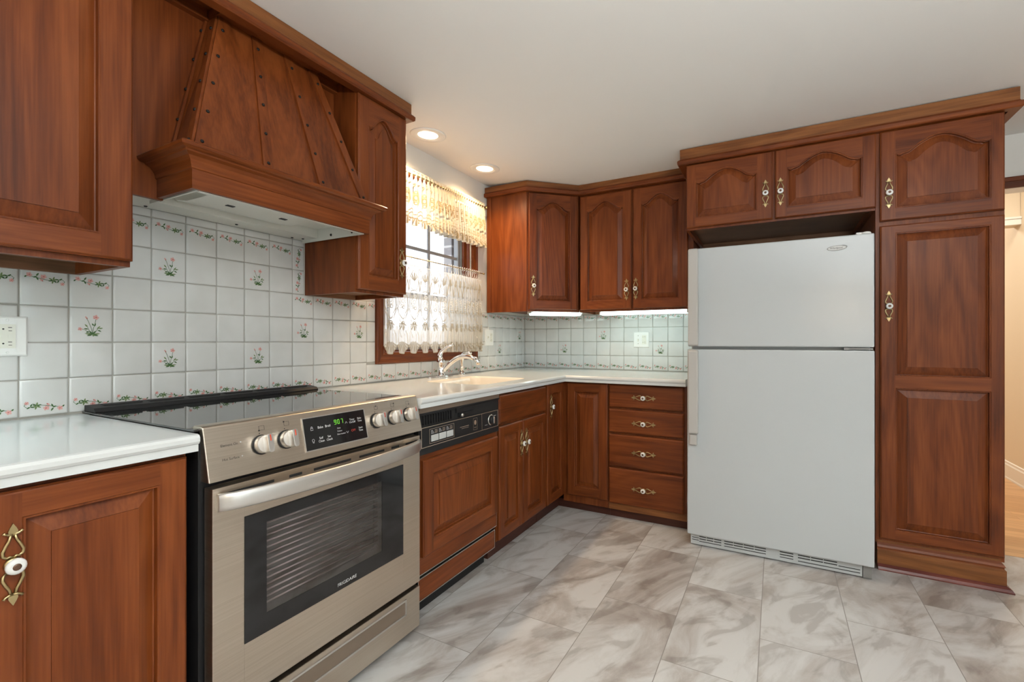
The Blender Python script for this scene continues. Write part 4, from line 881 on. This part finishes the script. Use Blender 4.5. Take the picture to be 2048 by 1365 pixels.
# ------------------------------------------------------------------ recessed lights and under-cabinet lights
for i, (y, lb) in enumerate(((2.085, 'lit recessed ceiling light nearest the range hood'), (2.675, 'lit recessed ceiling light nearest the corner cabinet'))):
    t = thing('recessed_light', (.205, y, ZC + .01), lb, 'ceiling light', 'recessed lights over the sink')
    T = lambda u, v, n, y=y: (.205 + u, y + v, zce(.205 + u) - n)
    m = MB('white'); m.lathe([(.100, 0.0003), (.100, .003), (.094, .0055), (.060, .0045), (.056, .001)], T, 36); m.build('trim_ring', t)
    m = MB('bulb'); m.lathe([(.056, .0015), (.050, .004), (.034, .0075), (.012, .009)], T, 28); m.build('bulb', t)
t = thing('under_cabinet_light', (1.08, 3.38, 1.353), 'lit fluorescent strip light under the pair of arched doors', 'light')
m = MB('plastic'); m.box(.775, 1.400, 3.355, 3.45, 1.356, 1.372); m.build('light_housing', t)
m = MB('tube'); m.prism(rrect(3.342, 3.440, 1.331, 1.356, .010, 3), .785, 1.385, lambda u, v, n: (n, u, v), 0, True); m.build('diffuser', t)
MB('plastic').box(1.385, 1.400, 3.342, 3.44, 1.331, 1.356).build('end_cap', t); MB('plastic').box(.775, .785, 3.342, 3.44, 1.331, 1.356).build('end_cap', t); MB('plastic').box(1.355, 1.362, 3.36, 3.37, 1.325, 1.331).build('switch', t)
t = thing('under_cabinet_light', (.45, 3.32, 1.353), 'lit fluorescent strip light under the diagonal corner cabinet', 'light')
DU, DN = Vector((s2, s2, 0)), Vector((-s2, s2, 0)); TU = FG((.392, 3.098, 1.345), DU, (0, 0, 1), DN)
m = MB('plastic'); m.box(-.05, .355, -.003, .012, 0, .09, 0, TU); m.build('light_housing', t)
m = MB('tube'); m.box(-.038, .340, -.016, .006, -.012, .082, 0, TU); m.build('diffuser', t, bevel=.007, seg=3)
t = thing('under_cabinet_light', (.2, -.05, 1.345), 'lit fluorescent strip light under the far left wall cabinet', 'light')
m = MB('plastic'); m.box(.14, .26, -.36, .16, 1.362, 1.378); m.build('light_housing', t)
m = MB('tubel'); m.box(.15, .25, -.35, .15, 1.348, 1.362); m.build('diffuser', t, bevel=.005)

# ------------------------------------------------------------------ outlets and switches
def plate(T, wd, ht, root, n0=.0055):
    m = MB('plastic'); q = []
    for i, n in ((0, n0), (.001, n0 + .003), (.005, n0 + .0055)): q += [(-wd / 2 + i, -ht / 2 + i, n), (wd / 2 - i, -ht / 2 + i, n), (wd / 2 - i, ht / 2 - i, n), (-wd / 2 + i, ht / 2 - i, n)]
    m.add(q, [(r * 4 + k, r * 4 + (k + 1) % 4, r * 4 + 4 + (k + 1) % 4, r * 4 + 4 + k) for r in range(2) for k in range(4)] + [(8, 9, 10, 11)], 0, False, T); m.build('cover_plate', root)
def screws(root, T, pts, mat='plastic', n=.011):
    for (u, v) in pts: MB(mat).lathe([(.0032, n), (.0026, n + .0012)], lambda a, b_, c_: T(u + a, v + b_, c_), 10, 0).build('screw', root)
def receptacle(T, u, v, root, gfci=True):
    m = MB('ivory', 'hole'); m.box(u - .0165, u + .0165, v - .034, v + .034, .009, .0125, 0, T)
    for s in (1, -1):
        c_ = v + s * .0205
        m.box(u + .001, u + .009, c_ + .0035, c_ + .0052, .0124, .0128, 1, T); m.box(u + .002, u + .009, c_ - .0055, c_ - .0040, .0124, .0128, 1, T); m.prism(ell(u - .0085, c_, .0024, .0022, 0), .0124, .0128, T, 1)
    if gfci: m.box(u - .014, u - .001, v - .004, v + .004, .0125, .0138, 0, T); m.box(u + .001, u + .013, v - .004, v + .004, .0125, .0138, 0, T)
    m.build('receptacle', root)
def toggle(T, u, v, root):
    m = MB('ivory', 'hole'); m.box(u - .005, u + .005, v - .012, v + .012, .0108, .0118, 0, T); m.box(u - .003, u + .003, v - .001, v + .008, .011, .020, 0, T); m.build('toggle', root)
t = thing('wall_outlet', (0, .476, 1.152), 'white double outlet plate on the tile above the left counter', 'outlet'); T = FL(0, .476, 1.152)
plate(T, .078, .114, t); receptacle(T, -.004, 0, t); screws(t, T, [(-.004, .046), (-.004, -.046)])
t = thing('light_switch', (0, 3.050, 1.166), 'white double switch plate on the tile right of the window', 'switch'); T = FL(0, 3.050, 1.166)
plate(T, .118, .122, t); toggle(T, -.023, 0, t); receptacle(T, .023, 0, t); screws(t, T, [(-.023, .03), (-.023, -.03), (.023, .048), (.023, -.048)])
t = thing('wall_outlet', (1.010, YB, 1.150), 'white switch and outlet plate on the tile under the right-hand strip light', 'outlet'); T = FB(1.010, YB, 1.150)
plate(T, .118, .118, t); toggle(T, -.023, -.004, t); receptacle(T, .023, 0, t); screws(t, T, [(-.023, .03), (-.023, -.03)], 'silver')

# ------------------------------------------------------------------ lace curtains and rods
def rod(y0, y1, x, z, r, label, knob=True):
    t = thing('curtain_rod', (x, (y0 + y1) / 2, z), label, 'curtain rod'); m = MB('brass'); m.tube([(x, y0, z), (x, y1, z)], r, 8); m.build('rod', t)
    for y in (y0 + .02, y1 - .02): MB('brass').tube([(.004, y, z), (x, y, z)], r * .9, 8).build('bracket', t)
    m = MB('brass'); m.lathe([(r, 0), (r * 2, .004), (r * 2.2, .010), (r, .016)], lambda u, v, n: (x + u, y1 + n, z + v), 10); m.build('finial', t)
rod(1.90, 2.906, .046, 1.630, .0032, 'thin brass rod holding the lower lace curtain')
rod(1.88, 2.930, .050, 2.118, .006, 'brass rod holding the lace valance at the window top')
def strip(mb, S, pts, wd, m=0, closed=False, lift=0.0012):
    n = len(pts); A_, B2 = [], []
    for i, p in enumerate(pts):
        a = pts[(i - 1) % n] if (closed or i) else p; b_ = pts[(i + 1) % n] if (closed or i < n - 1) else p
        dx, dy = b_[0] - a[0], b_[1] - a[1]; l = math.hypot(dx, dy) or 1
        A_.append(S(p[0] - dy / l * wd, p[1] + dx / l * wd, lift)); B2.append(S(p[0] + dy / l * wd, p[1] - dx / l * wd, lift))
    for i in range(n if closed else n - 1):
        j = (i + 1) % n; mb.add([A_[i], A_[j], B2[j], B2[i]], [(0, 1, 2, 3)], m)
def ring2(mb, S, cx_, cy_, r, wd, m=0, n=10, ey=1.0): strip(mb, S, [(cx_ + r * math.cos(2 * math.pi * i / n), cy_ + r * ey * math.sin(2 * math.pi * i / n)) for i in range(n)], wd, m, True)
def petals(mb, S, cx_, cy_, r0, r1, a0, a1, n, wd, m=0):
    for i in range(n):
        a = R(a0 + (a1 - a0) * i / max(n - 1, 1)); ca, sa = math.cos(a), math.sin(a); px_, py_ = -sa, ca; q = []
        for f, w2 in ((0, .25), (.35, .8), (.7, 1), (.92, .7), (1, .1)): q.append((r0 + (r1 - r0) * f, w2 * wd))
        L1 = [S(cx_ + ca * d + px_ * w2, cy_ + sa * d + py_ * w2, .0014) for d, w2 in q]; L2 = [S(cx_ + ca * d - px_ * w2, cy_ + sa * d - py_ * w2, .0014) for d, w2 in q]
        for k in range(4): mb.add([L1[k], L1[k + 1], L2[k + 1], L2[k]], [(0, 1, 2, 3)], m)
def scal(u, C, depth): q = (u / C) % 1.0; return depth * abs(math.sin(math.pi * q)) ** .55
def sheet(mb, S, L, vtop, vb, C, depth, bands, nu=None, hole=None):
    """bands: (v from, v to, slot); the last band ends in a scalloped hem"""
    nu = nu or int(L / C * 16)
    for i in range(nu):
        ua, ub = L * i / nu, L * (i + 1) / nu
        for k, (va, vz, m) in enumerate(bands):
            nv = max(1, round(abs(vz - va) / .008))
            for j in range(nv):
                f0, f1 = j / nv, (j + 1) / nv
                def vv(u, f):
                    e = vz + (scal(u, C, depth) if k == len(bands) - 1 else 0); return va + (e - va) * f
                if hole and hole((ua + ub) / 2, -vv((ua + ub) / 2, (f0 + f1) / 2)): continue
                mb.add([S(ua, -vv(ua, f0), 0), S(ub, -vv(ub, f0), 0), S(ub, -vv(ub, f1), 0), S(ua, -vv(ua, f1), 0)], [(0, 1, 2, 3)], m, True)
def gather(L, y0, y1, dens):
    """monotone map u -> y; dens(q) = relative cloth per metre of window"""
    n = 400; acc = [0]
    for i in range(n): acc.append(acc[-1] + dens((i + .5) / n))
    tot = acc[-1]; acc = [a / tot for a in acc]
    def f(u):
        q = min(max(u / L, 0), 1); lo, hi = 0, n
        while hi - lo > 1:
            md = (lo + hi) // 2
            if acc[md] <= q: lo = md
            else: hi = md
        return y0 + (y1 - y0) * (lo + (q - acc[lo]) / max(acc[hi] - acc[lo], 1e-9)) / n
    return f
# lower curtain
C = .108; NC = 14; L = C * NC
dens = lambda q: 1.0 + 1.1 * (1 / (1 + math.exp(-(q - .60) * 26)))
gy = gather(L, 1.905, 2.868, dens)
def S1(u, v, n):
    y = gy(u); k = 1 + (2.6 if y > 2.50 else 1.0 + 1.6 * max(0, (y - 2.40) / .1) if y > 2.40 else 1.0)
    amp = (.006 if y < 2.4 else .006 + .013 * min(1, (y - 2.4) / .12)) * (0.5 + 0.7 * min(1, -v / .4))
    ph = 2 * math.pi * (u / (C * .5)) + .8 * math.sin(u * 9)
    flare = .012 * math.sin(u * 21) * max(0, -v) 
    return (.046 + amp * math.sin(ph) + n, y + flare * .4 + (0.02 * (-v) if y > 2.8 else 0), 1.630 + v)
t = thing('lace_cafe_curtain', (.046, 2.4, 1.63), 'white lace cafe curtain with scalloped hem over the lower half of the window', 'curtain')
mb = MB('net', 'dense'); HOL = [(.030, -.100), (.044, -.125), (.012, -.215), (.046, -.200), (.018, -.318), (.036, -.300), (.024, -.350), (.010, -.380), (.040, -.418), (.030, -.440)]
def hole1(u, v):
    q = (u % C) - C / 2
    for a, b in HOL:
        if abs(abs(q) - a) < .0055 and abs(v - b) < .0085: return True
    return False
sheet(mb, S1, L, 0, .515, C, .050, [(.047, .405, 0), (.405, .515, 1)], hole=hole1); mb.build('lace_sheet', t, recalc=False)
mb = MB('thread', 'threadw')
for i in range(NC):
    c_ = C * (i + .5); e0, e1 = C * i, C * (i + 1)
    for k in range(2): strip(mb, S1, [(e0 + C * (k * .5 + .08 + .34 * q), -.045 + .055 * math.sin(math.pi * q)) for q in [x / 8 for x in range(9)]], .0022, 1); ring2(mb, S1, e0 + C * (k * .5 + .25), .001, .010, .002, 1, 8)
    strip(mb, S1, [(e0, -.048), (e1, -.048)], .0019, 1)
    petals(mb, S1, c_, -.135, .0, .050, 40, 140, 5, .0042, 0); strip(mb, S1, [(c_, -.135), (c_, -.165)], .0014, 0)
    for s in (1, -1):
        strip(mb, S1, [(c_ + s * .006, -.072), (c_ + s * .030, -.105), (c_ + s * .046, -.145), (c_ + s * .034, -.175), (c_ + s * .010, -.190)], .0019, 0)
        strip(mb, S1, [(c_ + s * .052, -.06), (c_ + s * .040, -.10), (c_ + s * .050, -.15), (c_ + s * .054, -.20)], .0018, 0)
        strip(mb, S1, [(c_, -.190), (c_ + s * .022, -.196), (c_ + s * .038, -.215), (c_ + s * .046, -.24), (c_ + s * .050, -.29), (c_ + s * .044, -.315), (c_ + s * .026, -.335), (c_ + s * .008, -.356), (c_, -.366)], .0022, 0)
        strip(mb, S1, [(c_ + s * .054, -.30), (c_ + s * .040, -.345), (c_ + s * .018, -.372), (c_ + s * .004, -.395)], .0019, 0)
        strip(mb, S1, [(c_ + s * .008, -.47), (c_ + s * .030, -.425), (c_ + s * .046, -.45), (c_ + s * .050, -.505)], .0019, 1)
    for k in range(9): a = 2 * math.pi * k / 9; ring2(mb, S1, c_ + .029 * math.cos(a), -.262 + .036 * math.sin(a), .0085, .0022, 0 if k % 2 else 1, 8)
    ring2(mb, S1, c_, -.262, .018, .0022, 1, 12, 1.25); ring2(mb, S1, c_, -.262, .009, .0025, 1, 8, 1.2)
    petals(mb, S1, c_, -.385, .004, .046, 200, 340, 7, .0036, 0); ring2(mb, S1, c_, -.384, .006, .003, 0, 8)
    petals(mb, S1, c_, -.490, .006, .066, 205, 335, 9, .0030, 0)
    strip(mb, S1, [(e0 + C * q, -.515 - scal(e0 + C * q + 1e-5, C, .050) + .002) for q in [x / 14 for x in range(15)]], .0022, 0)
    for k in range(6): ring2(mb, S1, e0 + C * (k + .5) / 6, -.518, .0052, .0013, 1, 6)
mb.build('lace_pattern', t, recalc=False)
# valance
C2 = .098; NV = 17; L2_ = C2 * NV
dens2 = lambda q: 1.0 + .9 * math.exp(-((q - .58) / .10) ** 2) + .35 * (q > .7)
gy2 = gather(L2_, 1.89, 2.922, dens2)
def S2(u, v, n):
    y = gy2(u); q = (y - 1.89) / 1.03; amp = (.007 + .014 * math.exp(-((q - .55) / .10) ** 2) + (.006 if q > .65 else 0)) * (.55 + 1.3 * min(1, max(0, -v) / .25))
    return (.052 + amp * math.sin(2 * math.pi * u / (C2 * .5) + .7 * math.sin(7 * u)) + n, y + .006 * math.sin(u * 17) * -v * 3, 2.118 + v)
t = thing('lace_valance', (.05, 2.4, 2.12), 'cream lace valance gathered on the top rod of the window', 'curtain')
mb = MB('cream_dense', 'cream_net'); HO2 = [(.016, -.080), (.028, -.092), (.034, -.115), (.020, -.098), (.040, -.190), (.026, -.200), (.010, -.196)]
def hole2(u, v):
    q = (u % (C2 / 2)) - C2 / 4
    if v > -.045 and (q / .017) ** 2 + ((v + .013) / .021) ** 2 < 1: return True
    q = (u % C2) - C2 / 2
    for a, b in HO2:
        if abs(abs(q) - a) < .0055 and abs(v - b) < .0085: return True
    return False
sheet(mb, S2, L2_, 0, .262, C2, .040, [(.0, .205, 0), (.205, .232, 1), (.232, .262, 0)], hole=hole2); mb.build('lace_sheet', t, recalc=False)
mb = MB('tan_thread', 'cream_thread')
for i in range(NV):
    c_ = C2 * (i + .5); e0 = C2 * i
    for k in range(2): ring2(mb, S2, e0 + C2 * (.25 + .5 * k), -.012, .021, .0036, 1, 12, 1.25); strip(mb, S2, [(e0 + C2 * .5 * k, .020), (e0 + C2 * .5 * k, -.05)], .006, 1)
    strip(mb, S2, [(e0, -.046), (e0 + C2, -.046)], .005, 1); strip(mb, S2, [(e0, .024), (e0 + C2, .024)], .003, 1)
    for s in (1, -1): strip(mb, S2, [(c_, -.055), (c_ + s * .024, -.075), (c_ + s * .038, -.105), (c_ + s * .042, -.15), (c_ + s * .030, -.185)], .003, 0)
    for k in range(8): a = 2 * math.pi * k / 8; ring2(mb, S2, c_ + .024 * math.cos(a), -.135 + .032 * math.sin(a), .0085, .0024, 0, 8)
    ring2(mb, S2, c_, -.135, .012, .004, 0, 10, 1.3)
    for s0 in (.205, .226): strip(mb, S2, [(e0 + C2 * q, -s0 - .030 * math.sin(math.pi * q)) for q in [x / 10 for x in range(11)]], .0024, 0)
    petals(mb, S2, c_, -.243, .012, .060, 200, 340, 9, .0030, 0)
    strip(mb, S2, [(e0 + C2 * q, -.262 - scal(e0 + C2 * q + 1e-5, C2, .040) + .002) for q in [x / 12 for x in range(13)]], .0022, 1)
mb.build('lace_pattern', t, recalc=False)
